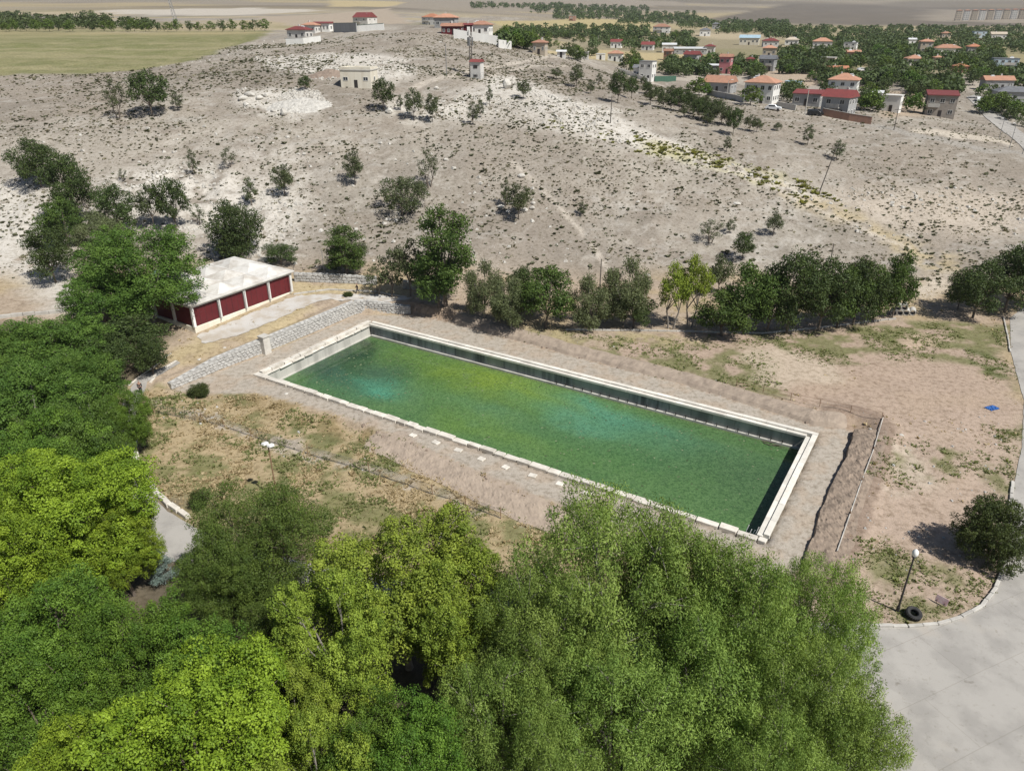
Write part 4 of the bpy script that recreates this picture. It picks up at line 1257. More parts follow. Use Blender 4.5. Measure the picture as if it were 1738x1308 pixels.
house(1697, 154, 48, 3.6, -8, 'grey house with long orange roof by the right hand street', 'greywall', 'gable', 'terracotta', .5, 1, (4, 1))
house(1727, 180, 60, 4.2, -15, 'modern dark grey house with white bands beside the street trees', 'greywall', 'hip', 'greyroof', .6, 1, (4, 1))
house(1410, 111, 30, 3.4, -30, 'square pale flat roofed house among green gardens', 'beige', 'flat', 'roofmem', .8, 1, (2, 2))
house(1347, 77, 26, 3.4, -20, 'low white house with tan hipped roof at the foot of the poplar', 'white', 'hip', 'beige', .8)
house(1400, 83, 36, 4.2, -18, 'pale house with wide orange roof and dark veranda', 'palewall', 'hip', 'terracotta', .75)
house(1447, 87, 26, 4.6, -30, 'grey and white two storey house right of the veranda house', 'white', 'flat', 'greyroof', .8, 2, (2, 2))
house(1449, 99, 24, 3.0, -8, 'low house with bright orange roof below the grey and white house', 'brick', 'gable', 'terracotta', .5)
house(1422, 127, 36, 2.6, -8, 'long low brick shed with orange tiled roof', 'brick', 'gable', 'terracotta', .4, 1, (3, 1))
house(1555, 112, 28, 3.2, -10, 'bungalow with broad orange hipped roof sunk in orchard green', 'palewall', 'hip', 'terracotta', .9)
house(1593, 109, 14, 3.0, -10, 'small tan roofed house right of the broad orange roof', 'beige', 'hip', 'terracotta', .9, 1, (1, 1))
house(1573, 90, 22, 6.0, -12, 'two storey house with salmon upper wall above grey ground floor', 'beige', 'hip', 'terracotta', .8, 2, (2, 1))
house(1614, 94, 44, 3.6, -15, 'white bungalow with twin orange roofs', 'white', 'hip', 'terracotta', .6)
house(1656, 92, 24, 3.8, -15, 'small house with orange pyramid roof and dark wall', 'greywall', 'hip', 'terracotta', .9)
house(1607, 65, 15, 3.6, -12, 'far house with faded orange roof in the tree belt', 'beige', 'hip', 'terracotta', .8)
house(1665, 65, 22, 5.0, -12, 'far pale blue and white house in the tree belt', 'bluewall', 'flat', 'greyroof', .7, 2, (2, 1))
house(1697, 67, 26, 3.8, -12, 'far long white house near the right edge of the tree belt', 'white', 'gable', 'beige', .5)
house(1712, 120, 44, 5.0, -20, 'pale blue two storey house at the right edge above the street', 'bluewall', 'flat', 'greyroof', .6, 2, (4, 2))
house(1633, 126, 24, 3.2, -15, 'low house with orange and brick roof next to the bright garden', 'brick', 'hip', 'terracotta', .8)
house(1549, 76, 13, 3.4, -10, 'tiny bright white house on the far side of the orchard road', 'white', 'gable', 'tinroof', .7, 1, (1, 1))
house(1185, 107, 14, 3.2, -10, 'small shed with rusty roof behind the grey gable', 'brick', 'gable', 'redroof', .8, 1, (1, 1))
house(1020, 102, 16, 2.6, -10, 'small white shed between the low white row and the orange bungalow', 'white', 'flat', 'tinroof', .7, 1, (1, 1))
house(1215, 122, 26, 2.6, -10, 'low grey shed roof left of the pink house', 'greywall', 'shed', 'tinroof', .5, 1, (2, 1))
house(1490, 175, 24, 3.0, -30, 'grey shed with tin roof between the villa and the white cube house', 'greywall', 'shed', 'tinroof', .9, 1, (1, 1))
# far apartment blocks on the brown slope
for k in range(9):
    x_ = 1629 + k * 13.2
    p = at_y(x_, 28 + k * .9, 1330 + k * 10); p.z = float(ground_z(p.x, p.y))
    house(x_, 30, 10.5, 15, -20, ['first', 'second', 'third', 'fourth', 'fifth', 'sixth', 'seventh', 'eighth', 'ninth'][k] + ' from the left in the row of far apartment blocks', 'palewall' if k % 2 else 'beige', 'hip', 'terracotta', .8, 5, (3, 2), 'apartment_block', 'apartment block', chim=False, door=False, group='apartment blocks on the far brown slope', rise=.25, winh=1.5, base=p)

# white retaining walls, garden walls and yard fences
def plain_wall(path, h, th, mat, label, name='garden_wall', posts=0, cap=None):
    root = empty(name, path[0], 0, label, 'wall')
    o0 = Vector(path[0])
    mb, cb = MB(), MB()
    for a, b in zip(path, path[1:]):
        a, b = Vector(a), Vector(b)
        d = (b - a); d.z = 0; d.normalize(); n = Vector((d.y, -d.x, 0)) * th / 2
        for m_, z0, z1, e in ((mb, -1.5, h, 1), (cb, h + .002, h + .12, 1.4)):
            q = [a + n * e, b + n * e, b - n * e, a - n * e]
            V = [(v.x - o0.x, v.y - o0.y, v.z - o0.z + z0) for v in q] + [(v.x - o0.x, v.y - o0.y, v.z - o0.z + z1) for v in q]
            m_.add(V, [(3, 2, 1, 0), (4, 5, 6, 7), (0, 1, 5, 4), (1, 2, 6, 5), (2, 3, 7, 6), (3, 0, 4, 7)])
    mb.build('wall_body', M[mat], root)
    if cap: cb.build('coping', M[cap], root)
    return root
plain_wall([hit(770, 65), hit(800, 70), hit(845, 77)], 3.0, .4, 'white', 'long white retaining wall below the orange roofed hilltop houses', 'retaining_wall')
plain_wall([hit(846, 81), hit(868, 84)], 2.6, .4, 'white', 'short lower step of the white retaining wall at its right end', 'retaining_wall')
plain_wall([hit(486, 76), hit(515, 75), hit(545, 71)], 2.0, .3, 'white', 'white garden wall in front of the bungalow at the field corner', cap='conc')
plain_wall([hit(567, 55), hit(606, 55)], 3.2, .3, 'greywall', 'dark grey yard wall with hedge left of the hilltop house', cap='greenfence')
plain_wall([hit(607, 54), hit(652, 51)], 2.2, .3, 'white', 'white yard wall right in front of the hilltop house', cap='greenfence')
plain_wall([hit(1111, 139), hit(1147, 138)], 2.0, .12, 'greenfence', 'dark green sheet fence right of the tall white house', 'sheet_fence')
plain_wall([hit(1395, 196), hit(1440, 205), hit(1478, 211)], 1.8, .25, 'brick', 'dark brown garden wall in front of the red roofed grey house', cap='conc')
plain_wall([hit(1200, 162), hit(1230, 168), hit(1262, 175)], 1.6, .25, 'greywall', 'grey lane wall below the grey plastered bungalow', cap='conc')
plain_wall([hit(1318, 182), hit(1350, 188)], 1.5, .25, 'conc', 'pale lane wall between the villa and the block house')
plain_wall([hit(1050, 122), hit(1075, 130), hit(1100, 140)], 1.4, .25, 'white', 'white lane wall left of the tall white house')

# transformer hut and mast
t = empty('transformer_hut', hit(810, 133), R(-20), 'narrow white transformer hut with red roof beside the mast', 'hut')
MB().box(-1.5, 1.5, -1.2, 1.2, -1, 4.2).build('wall', M['palewall'], t)
MB().add([(-1.8, -1.5, 4.2), (1.8, -1.5, 4.2), (1.8, 1.5, 4.2), (-1.8, 1.5, 4.2), (-1.8, 0, 4.9), (1.8, 0, 4.9)], [(3, 2, 1, 0), (0, 1, 5, 4), (2, 3, 4, 5), (1, 2, 5), (3, 0, 4)]).build('roof', M['redroof'], t)
v = MB().box(-.6, .6, -1.26, -1.205, 2.6, 3.4).build('vent', M['door'], t)
MB().box(-.6, .6, -1.26, -1.205, .5, 1.0).build('vent', M['door'], t)
mp_ = hit(799, 128)
mast = empty('radio_mast', mp_, 0, 'tall slim grey mast with panel antennas standing by the red roofed hut', 'mast')
mh = 70 * mpp(mp_) / math.cos(PITCH * .35)
for k in range(3):
    a = 2 * math.pi * k / 3
    MB().tube((.55 * math.cos(a), .55 * math.sin(a), -1), (.3 * math.cos(a), .3 * math.sin(a), mh), .12, n=5).build('leg', M['wood'], mast)
lat = MB()
for j in range(14):
    for k in range(3):
        z0, z1 = mh * j / 14, mh * (j + 1) / 14
        r0, r1 = .55 - .25 * j / 14, .55 - .25 * (j + 1) / 14
        a, b = 2 * math.pi * k / 3, 2 * math.pi * (k + 1) / 3
        lat.tube((r0 * math.cos(a), r0 * math.sin(a), z0), (r1 * math.cos(b), r1 * math.sin(b), z1), .06, n=4)
lat.build('bracing', M['wood'], mast)
for k in range(6):
    a = 2 * math.pi * k / 3 + .4
    zz = mh - .5 - (k // 3) * 2.6
    MB().box(-.22, .22, -.1, .1, -1.2, 1.0).build('antenna_panel', M['white'] if k < 3 else M['metal'], mast, .02, loc=(.75 * math.cos(a), .75 * math.sin(a), zz), rot=(0, 0, a + math.pi / 2))
    MB().tube((0, 0, zz), (.7 * math.cos(a), .7 * math.sin(a), zz), .04, n=4).build('bracket', M['metal'], mast)
post_rail([hit(786, 134), hit(801, 137), hit(826, 135)], 1.8, 'thin wire fence round the red roofed hut', 8, 'wire_fence', 'metal', 3)
pyl = hit(300, 42)
mast2 = empty('lattice_pylon', pyl, 0, 'slender grey lattice pylon rising behind the row of orchard trees', 'pylon')
ph = 60 * mpp(pyl)
pb = MB()
for sx_k, sy_k in ((-1, -1), (1, -1), (1, 1), (-1, 1)):
    pb.tube((sx_k * 1.1, sy_k * 1.1, -1), (sx_k * .35 - 3.2, sy_k * .35, ph), .13, n=4)
pb.build('frame', M['metal'], mast2)
pb = MB()
for j in range(12):
    f = lambda t: (-3.2 * t, 1.1 - .75 * t)
    (c0, w0), (c1, w1) = f(j / 12), f((j + 1) / 12)
    z0, z1 = ph * j / 12, ph * (j + 1) / 12
    pb.tube((c0 - w0, -w0, z0), (c1 + w1, -w1, z1), .07, n=4).tube((c0 + w0, -w0, z0), (c1 - w1, -w1, z1), .07, n=4).tube((c0 + w0, -w0, z0), (c1 + w1, w1, z1), .07, n=4)
pb.build('bracing', M['metal'], mast2)

# ------------------------------------------------------------------ poles and street lamps
def pole(px, py, top, label, mat='wood', arm=0, r=.13, name='utility_pole', cat='pole', group=None, cross=False, lean=0.0):
    p = hit(px, py)
    h = (py - top) * mpp(p) / math.cos(math.atan2(CAM_H - p.z, p.y)) * 1.0
    root = empty(name, p, 0, label, cat, group)
    MB().tube((0, 0, -.6), (lean, 0, h), r, r * .6, 7).build('shaft', M[mat], root)
    if cross: MB().box(lean - .9, lean + .9, -.06, .06, h - .45, h - .33).build('crossarm', M[mat], root)
    if arm:
        MB().tube((lean, 0, h - .05), (lean + arm, -.1, h + .35), .045, n=5).build('arm', M['metal'], root)
        MB().box(lean + arm - .15, lean + arm + .55, -.25, .05, h + .28, h + .42).build('lamp_head', M['globe'], root, .03)
    return root
pole(1036, 209, 166, 'thin grey utility pole on the pale slope below the tall white house', cross=True)
pole(1390, 326, 252, 'tall leaning utility pole on the right hand slope', cross=True, lean=2.0)
pole(1409, 445, 414, 'short dark post behind the dark trees right of the pool')
pole(1018, 492, 441, 'dark wooden post at the foot of the hill beside the foot track')
pole(758, 128, 79, 'street lamp pole on the hill track left of the mast', 'metal', -1.6)
pole(879, 150, 122, 'short thin post right of the mast', r=.07)
pole(552, 478, 424, 'thin pole in front of the low grey wall left of the bush', 'metal', r=.06)
pole(1366, 194, 156, 'pale concrete lamp pole beside the black car', 'conc', r=.15)
pole(1517, 221, 186, 'wooden pole on the bare ground below the white cube house', cross=True)
pole(1233, 168, 140, 'white lamp pole in front of the grey plastered bungalow', 'conc', .8)
pole(1683, 192, 168, 'street lamp farthest up the right hand street', 'metal', .9, .08)
pole(1696, 234, 205, 'street lamp at the bend of the right hand street', 'metal', -.9, .09)
pole(1713, 252, 214, 'street lamp nearest the corner of the right hand street', 'metal', -.9, .09)
pole(1735, 262, 226, 'street lamp at the right edge beside the street', 'metal', -.9, .09)
pole(891, 83, 64, 'thin pale pole beside the orchard left of the beige house', 'conc', r=.1)
pole(1015, 76, 62, 'far pale pole in the middle of the orchard', 'conc', r=.1)

# ------------------------------------------------------------------ cars
def car(px, py, mat, rz, label, L=4.3):
    p = hit(px, py)
    root = empty('parked_car', p, R(rz), label, 'car')
    prof = [(-L / 2, .35), (-L / 2 + .05, .75), (-L * .46, .95), (-L * .30, 1.45), (L * .10, 1.47), (L * .26, .98), (L * .47, .85), (L / 2, .60), (L / 2, .32)]
    V = [(x_, -.85, z_) for x_, z_ in prof] + [(x_, .85, z_) for x_, z_ in prof]
    n = len(prof)
    MB().add(V, [tuple(range(n)), tuple(range(2 * n - 1, n - 1, -1))] + [(i, n + i, n + (i + 1) % n, (i + 1) % n) for i in range(n)]).build('body', M[mat], root, .05)
    MB().box(-L * .28, L * .12, -.875, .875, 1.0, 1.36).build('window', M['glass'], root, .04)
    MB().add([(L * .115, -.75, 1.40), (L * .115, .75, 1.40), (L * .262, .78, 1.01), (L * .262, -.78, 1.01), (L * .13, -.75, 1.44), (L * .13, .75, 1.44), (L * .275, .78, 1.05), (L * .275, -.78, 1.05)], [(4, 7, 6, 5), (0, 1, 2, 3), (0, 4, 5, 1), (2, 6, 7, 3)]).build('windscreen', M['glass'], root)
    wm = MB().lathe([(.001, -.1), (.31, -.1), (.31, .1), (.001, .1)], 10).mesh('wheel', M['rubber'])
    for sx_k in (-.31, .31):
        for sy_k in (-.8, .8):
            link('wheel', wm, root, (sx_k * L, sy_k, .31), (math.pi / 2, 0, 0))
car(1312, 187, 'carwhite', -25, 'white car parked on the lane below the big white villa')
car(1383, 196, 'carblack', -15, 'black car parked on the lane by the pale lamp pole')
car(1462, 121, 'carwhite', 10, 'small white car parked beside the long brick shed')
car(1660, 172, 'carwhite', 70, 'pale car parked at the top of the right hand street')
# round garden pool
gp = empty('garden_pool', hit(1346, 143), 0, 'round blue above ground pool in the bare yard behind the villas', 'pool')
MB().lathe([(3.4, -.5), (3.4, 1.2), (3.2, 1.25), (3.15, .9)], 20).build('pool_wall', M['blueroof'], gp)
MB().lathe([(3.16, 1.0), (.001, 1.0)], 20).build('pool_water', M['poolblue'], gp)
# ------------------------------------------------------------------ trees
def unit(v): return v / np.maximum(np.linalg.norm(v, axis=-1, keepdims=True), 1e-9)

def leaf_quads(C, T, Nn, L, W):
    T = unit(T); B = unit(np.cross(Nn, T)); Nn = unit(np.cross(T, B))
    L, W = L[:, None], W[:, None]
    V = np.stack([C - T * L / 2, C + B * W / 2 - T * L * .08, C + T * L / 2, C - B * W / 2 - T * L * .08], 1).reshape(-1, 3)
    return V, np.arange(len(V)).reshape(-1, 4)

def tree_meshes(seed, kind, R_, H, zb, lobes, clumps, per, cr, leafL, leafW, mat, bark='bark', droop=0.0, flat=.75, lobe_r=(.36, .52), strand=0, bare=0.0, limb=True, trunk_r=None, stems=1, top=0.0, spread=1.0, gap=.3, upb=.2, hang=-.25, sep=.8):
    """one crown mesh and one trunk mesh with limbs, standing on z = 0"""
    g = np.random.default_rng(seed)
    cz = (zb + H) / 2
    hz = (H - zb) / 2
    LC, LR = [], []
    for i in range(lobes):
        t = 2 * math.pi * (i * .618 + g.uniform(-.08, .08))
        q = (i + .5) / lobes
        zz = cz + hz * (q * 2 - 1) * .62
        rad = R_ * math.sqrt(max(0.05, 1 - ((zz - cz) / hz) ** 2)) * (1 - top * q) * g.uniform(.45, .72) * spread
        if i == lobes - 1: rad *= .3; zz = H - R_ * lobe_r[0] * .9 * hz / R_ * 1.0
        r_ = R_ * g.uniform(*lobe_r) * (1 - top * .55 * q)
        LC.append((rad * math.cos(t), rad * math.sin(t), min(zz, H - r_ * flat)))
        LR.append(r_)
    LC, LR = np.array(LC), np.array(LR)
    nc_ = clumps * 4
    k = g.choice(lobes, nc_, p=LR ** 2 / (LR ** 2).sum())
    d = unit(g.normal(size=(nc_, 3)) + np.array([0, 0, upb]) + unit(LC[k] - np.array([0, 0, cz])) * .5)
    rr = LR[k] * (1 - gap * g.random(nc_) ** 1.5) * g.uniform(.82, 1.12, nc_)
    P = LC[k] + d * rr[:, None] * np.array([1, 1, flat])
    P[:, 2] = np.maximum(P[:, 2], zb * .8 + g.random(nc_) * .25 * (H - zb) * .6)
    keep = []                                                # foliage puffs keep their distance from one another
    md = cr * sep
    for q in range(nc_):
        if len(keep) >= clumps: break
        if not keep or np.min(((P[keep] - P[q]) ** 2).sum(1)) > md * md: keep.append(q)
    k, d, P = k[keep], d[keep], P[keep]
    clumps = len(keep)
    ctone = g.random(clumps)
    n = clumps * per
    ci = np.repeat(np.arange(clumps), per)
    csz = cr * g.uniform(.55, 1.25, clumps)
    if strand:
        ns = strand
        off = g.normal(size=(clumps, ns, 3)) * csz[:, None, None] * np.array([.75, .75, .4])
        ln = g.uniform(.35, 1.0, (clumps, ns)) * droop
        si = g.integers(0, ns, n)
        u = g.random(n)
        base = P[ci] + off[ci, si]
        sway = g.normal(size=(clumps, ns, 3))[ci, si] * np.array([.22, .22, 0])
        out = unit(P[ci] * np.array([1, 1, 0])) * .25
        C = base + (out + sway) * (u * ln[ci, si])[:, None] * 1.2 - np.array([0, 0, 1.0]) * (u ** 1.25 * ln[ci, si])[:, None] + g.normal(size=(n, 3)) * .07
        T = np.array([0, 0, -1.0]) + g.normal(size=(n, 3)) * .55 + out
        Nn = unit(d[ci]) * .6 + g.normal(size=(n, 3)) * .8 + np.array([0, 0, .5])
    else:
        dd = unit(g.normal(size=(n, 3)) + np.array([0, 0, .3]))
        C = P[ci] + dd * (csz[ci] * g.random(n) ** .32)[:, None] * np.array([1, 1, flat])
        inner = g.random(n) < .26                            # leaves deep inside the crown
        li = k[ci]
        C = np.where(inner[:, None], LC[li] + unit(g.normal(size=(n, 3))) * (LR[li] * g.random(n) ** .5 * .72)[:, None] * np.array([1, 1, flat]), C)
        C[:, 2] -= droop * g.random(n) ** 2
        Nn = dd * 1.0 + d[ci] * .25 + np.array([0, 0, .25]) + g.normal(size=(n, 3)) * .24
        T = g.normal(size=(n, 3)) + np.array([0, 0, hang]) + dd * .3
    ok = C[:, 2] > .15
    C, T, Nn, ci = C[ok], T[ok], Nn[ok], ci[ok]
    n = len(C)
    V, F = leaf_quads(C, T, Nn, leafL * g.uniform(.65, 1.25, n), leafW * g.uniform(.7, 1.25, n))
    tone = np.clip(ctone[ci] * .6 + g.random(n) * .42 - .02, 0, 1)
    crown = np_mesh('crown', V, F, LM[mat], np.repeat(tone, 4))
    # trunk and limbs
    tr = trunk_r or max(.05, H * .022)
    mb = MB()
    for s in range(stems):
        a0 = 2 * math.pi * s / max(1, stems)
        bx_ = Vector((math.cos(a0), math.sin(a0), 0)) * (0 if stems == 1 else tr * 2)
        lean = Vector((g.uniform(-.06, .06) * H, g.uniform(-.06, .06) * H, 0)) + bx_ * 3
        fork = bx_ + lean * .6 + Vector((0, 0, max(zb * .9, H * .22)))
        mb.tube(bx_ + Vector((0, 0, -.5)), bx_ * 1.1 + lean * .25 + Vector((0, 0, fork.z * .5)), tr * 1.15, tr * .85, 7, False)
        mb.tube(bx_ * 1.1 + lean * .25 + Vector((0, 0, fork.z * .5)), fork, tr * .85, tr * .7, 7, False)
        if limb:
            for i in range(s, lobes, stems):
                e = Vector(LC[i])
                m_ = fork.lerp(e, .5) + Vector((0, 0, .08 * H)) * g.uniform(-.3, .6)
                mb.tube(fork, m_, tr * .5, tr * .34, 5, False).tube(m_, e, tr * .34, tr * .16, 5, False)
                for c in np.nonzero(k == i)[0][:10]:
                    if g.random() < .55 + bare:
                        q = Vector(P[c])
                        mb.tube(e.lerp(m_, g.uniform(0, .5)), q + Vector(g.normal(size=3) * .1), tr * .13, tr * .05, 4, False)
    return crown, mb.mesh('trunk', M[bark])

PROTO = {}
def proto(key, *a, **k):
    PROTO[key] = tree_meshes(*a, **k) + ((a[2], a[3]),)
# kind:              seed, kind, radius, height, crown base, lobes, clumps, leaves per clump, clump radius, leaf length, leaf width, material
proto('ash',     1, '', 6.0, 13.0, 2.5, 18, 280, 330, .74, .18, .105, 'ash', lobe_r=(.24, .40), flat=.9, gap=.18, sep=1.12)
proto('ash2',    2, '', 6.0, 13.0, 2.5, 20, 260, 290, .68, .18, .105, 'yellow', bark='palebark', lobe_r=(.22, .36), bare=.2, gap=.25, flat=.95, sep=1.2)
proto('elm',     3, '', 6.0, 11.5, 2.0, 14, 340, 250, .74, .15, .075, 'elm', lobe_r=(.30, .46), flat=.9, sep=0.95)
proto('willow',  4, '', 6.5, 14.0, 2.0, 18, 260, 340, .88, .22, .065, 'willow', droop=.8, lobe_r=(.26, .42), bark='palebark', flat=.9, hang=-1.5, gap=.18, sep=1.2)
proto('willow2', 5, '', 5.5, 13.5, 2.0, 16, 240, 340, .84, .22, .065, 'willow', droop=1.0, lobe_r=(.28, .44), bark='palebark', flat=.9, hang=-1.7, gap=.18, sep=1.2)
proto('green',   6, '', 6.0, 12.0, 2.0, 17, 280, 290, .76, .175, .10, 'green', lobe_r=(.26, .42), flat=.9, gap=.2, sep=1.08)
proto('locust',  7, '', 6.0, 12.0, 2.5, 17, 280, 210, .78, .19, .11, 'locust', flat=.8, lobe_r=(.26, .42), bark='palebark', sep=1.05)
proto('shrub',   8, '', 3.0, 4.5, .4, 9, 260, 60, .50, .16, .09, 'dark', lobe_r=(.36, .52), stems=3, upb=0)
proto('bush',    9, '', 3.0, 5.6, .1, 14, 420, 80, .42, .15, .085, 'bush', lobe_r=(.40, .54), upb=-.1, flat=.95, spread=.8)
# middle distance
proto('mid',    11, '', 3.5, 7.0, 1.2, 10, 240, 44, .58, .24, .14, 'midgreen', lobe_r=(.30, .46))
proto('middark', 12, '', 3.5, 7.0, .8, 9, 240, 44, .58, .23, .13, 'middark', lobe_r=(.32, .5))
proto('round',  13, '', 3.5, 6.4, .1, 12, 360, 50, .50, .20, .12, 'dark', lobe_r=(.40, .54), upb=0, spread=.8, flat=.9)
proto('tall',   14, '', 3.2, 11.0, 1.0, 14, 260, 44, .66, .25, .14, 'midgreen', lobe_r=(.30, .44))
proto('pale',   15, '', 3.5, 7.0, .5, 12, 250, 54, .56, .26, .10, 'olive', droop=.7, hang=-1.2, upb=0, bark='palebark', lobe_r=(.28, .42))
proto('yel',    16, '', 3.2, 7.0, 2.2, 9, 130, 44, .58, .24, .14, 'yellow', bark='palebark', lobe_r=(.26, .40), stems=2)
# hillside
proto('hill',   21, '', 2.6, 5.5, 1.5, 8, 110, 26, .52, .27, .16, 'scrub', lobe_r=(.30, .46))
proto('hillfull', 22, '', 3.0, 5.8, 1.5, 9, 150, 30, .54, .27, .16, 'middark', lobe_r=(.34, .50))
proto('sparse', 23, '', 2.6, 5.5, 1.0, 8, 60, 22, .46, .25, .14, 'scrub', bare=.45, lobe_r=(.28, .42), stems=3)
proto('slim',   24, '', 1.9, 5.5, .9, 7, 70, 26, .44, .25, .14, 'scrub', lobe_r=(.34, .50))
proto('wide',   25, '', 4.4, 5.4, .6, 11, 190, 28, .62, .27, .15, 'scrub', lobe_r=(.26, .40), stems=3)
# village and far
proto('far1',   31, '', 2.4, 4.4, .5, 8, 50, 14, .62, .42, .30, 'far', lobe_r=(.36, .5), limb=False)
proto('far2',   32, '', 2.4, 4.4, .5, 8, 50, 14, .62, .42, .30, 'elm', lobe_r=(.36, .5), limb=False)
proto('far3',   33, '', 2.4, 4.4, .5, 8, 50, 14, .62, .42, .30, 'locust', lobe_r=(.36, .5), limb=False)
proto('poplar', 34, '', 1.1, 9.0, .6, 9, 60, 12, .60, .50, .34, 'dark', lobe_r=(.5, .8), limb=False)
proto('spruce', 35, '', 2.2, 9.0, .8, 12, 160, 40, .45, .22, .07, 'spruce', top=.75, lobe_r=(.30, .42))

def tree(key, p, width, height, label, cat='tree', group=None, name=None, rz=None):
    crown, trunk, (r0, h0) = PROTO[key]
    root = empty(name or {'shrub': 'shrub', 'bush': 'bush', 'willow': 'willow_tree', 'willow2': 'willow_tree', 'ash': 'ash_tree', 'ash2': 'ash_tree', 'elm': 'elm_tree', 'locust': 'acacia_tree', 'poplar': 'poplar_tree', 'spruce': 'spruce_tree'}.get(key, 'tree'), p,
                 random.uniform(0, 6.28) if rz is None else rz, label, cat, group)
    root.location.z -= .1
    s = width / (2 * r0 * 1.0)
    root.scale = (s, s, height / h0)
    link('trunk', trunk, root)
    link('crown', crown, root)
    return root

def big(key, px, py, H, wpx, label, rz=None, **k):
    """a near tree from its top in the photograph, its height and its width"""
    d_ = ray(px, py)
    for _ in range(3):
        Y = (CAM_H - H - .4) / (-d_[2] / d_[1])
        H = min(H, 1.25 * wpx * (Y * math.cos(PITCH) + (CAM_H - H * .75) * math.sin(PITCH)) / FPX)
    t = at_y(px, py, Y)
    base = gv(t.x, t.y)
    dep = t.y * math.cos(PITCH) + (CAM_H - t.z * .75) * math.sin(PITCH)
    return tree(key, base, wpx * dep / FPX / 1.12, t.z - base.z, label, rz=rz, **k)

# the wood in front
big('ash', 88, 772, 12.5, 325, 'bright yellow green broadleaf tree on the left below the path, highest of the left group', 1.0)
big('ash', 185, 862, 11, 160, 'smaller yellow green tree leaning over the path at left', 2.2)
big('ash', -40, 850, 12.5, 260, 'yellow green tree cut by the left edge of the photo', 4.2)
big('elm', 430, 838, 11, 290, 'dark olive fine leaved tree with rounded top in front of the twin lamp', .4)
big('elm', 365, 900, 11, 190, 'lower dark olive tree beside the blue spruce', 3.1)
big('ash2', 675, 895, 12, 370, 'bright yellow green tree with loose clustered leaves in the middle foreground', .2)
big('ash2', 560, 985, 12, 260, 'yellow green tree with bare twigs left of the middle foreground tree', 2.4)
big('ash2', 770, 950, 12, 240, 'yellow green tree at the right shoulder of the middle foreground tree', 4.0)
big('willow', 1040, 862, 14.5, 420, 'tall light green willow overlapping the near rim of the pool', .5)
big('willow2', 1170, 893, 12, 280, 'light green willow with crown against the near right pool rim', 1.9)
big('willow', 945, 985, 12, 320, 'yellowish willow in front of the small gap in the path kerb', 2.9)
big('willow2', 1285, 945, 13, 300, 'light green willow just left of the dug bank', 4.4)
big('willow', 1402, 955, 11.5, 240, 'pale willow at the right end of the wood beside the kerb', 5.3)
big('willow2', 1225, 1065, 11, 330, 'broad green willow hanging over the bottom edge at right', .9)
big('willow', 1400, 1105, 11, 300, 'drooping willow at the right end of the wood against the grey paving', 3.7)
big('willow2', 1060, 1110, 10.5, 330, 'willow with dense hanging twigs at the bottom centre right', 2.0)
big('willow2', 845, 1130, 10, 260, 'grey green willow at the bottom right of the clustered yellow green tree', 5.6)
big('green', 60, 1000, 11, 300, 'mid green tree at the left edge below the yellow green tree', 1.4)
big('green', 200, 1020, 11, 240, 'mid green tree between the dark olive tree and the left edge', 3.3)
big('green', 330, 1085, 11, 280, 'mid green tree with dark gaps below the dark olive tree', 5.0)
big('green', 30, 1120, 11, 260, 'dark green tree in the bottom left corner', .6)
big('ash', 300, 1150, 12.5, 420, 'broad bright yellow green tree at the bottom left', 2.0)
big('ash', 130, 1235, 12.5, 260, 'yellow green tree cut by the bottom edge at far left', 4.9)
big('ash2', 480, 1130, 12, 220, 'sparse pale tree with grey twigs between two yellow green trees', 1.2)
big('green', 620, 1215, 11, 230, 'small deep green tree at the bottom centre', 4.1)
big('elm', 455, 1015, 11, 170, 'dark olive bush like tree filling the gap behind the sparse pale tree', 5.2)
big('green', 700, 1225, 11, 260, 'deep green tree at the bottom edge left of the grey green willow')
big('ash2', 520, 1235, 12, 260, 'yellow green tree cut by the bottom edge near the sparse pale tree', 3.0)
big('willow2', 930, 1235, 9.5, 260, 'willow cut by the bottom edge below the middle of the photo', 1.2)
big('willow2', 1450, 1180, 9.5, 250, 'willow leaning over the grey paving at the bottom right', 2.2)
big('willow', 1330, 1230, 10, 280, 'willow cut by the bottom edge at the right end of the wood', 4.2)
big('spruce', 268, 925, 8, 70, 'small blue grey spruce showing between the left trees by the path')
# left wood beyond
big('locust', -30, 560, 10, 220, 'dark green acacia cut by the left edge above the wood', 2.9)
big('green', 60, 700, 11.5, 240, 'full mid green tree at the left edge above the bright yellow green tree', 1.7)
big('middark', 245, 570, 6, 80, 'dark shrubby tree at the right end of the left wood below the hall', 3.0)
big('locust', 120, 600, 10, 190, 'rounded deep green acacia in the middle of the left wood', 4.4)
big('locust', 60, 545, 10, 260, 'spreading dark green acacia in the left wood above the path', .8)
big('locust', 30, 625, 10.5, 260, 'dark green acacia at the left edge of the wood', 2.2)
big('locust', 95, 690, 11, 220, 'deep green acacia whose crown hangs above the yellow green tree', 3.4)
big('locust', 160, 745, 9, 110, 'small deep green tree right beside the path', 5.0)
big('green', 205, 662, 8, 100, 'small mid green tree shading the bend of the path', 1.0)
big('middark', 215, 540, 7, 160, 'dark shrubby tree between the acacia and the red panelled hall', 2.0)
big('middark', 160, 575, 7.5, 100, 'dull dark green rounded tree left of the path', 4.0)
big('locust', 222, 383, 16.2, 250, 'large spreading acacia in front of the white roofed hall', 4.8, )
big('locust', 160, 455, 11.5, 170, 'lower acacia limb crown left of the hall', .3)
def small(key, px, py, hpx, wpx, label, **k):
    """a tree from the foot of its trunk in the photograph"""
    p = hit(px, py)
    m = mpp(p)
    ca = math.cos(math.atan2(CAM_H - p.z, p.y))
    return tree(key, p, wpx * m, hpx * m / max(.6, ca), label, **k)

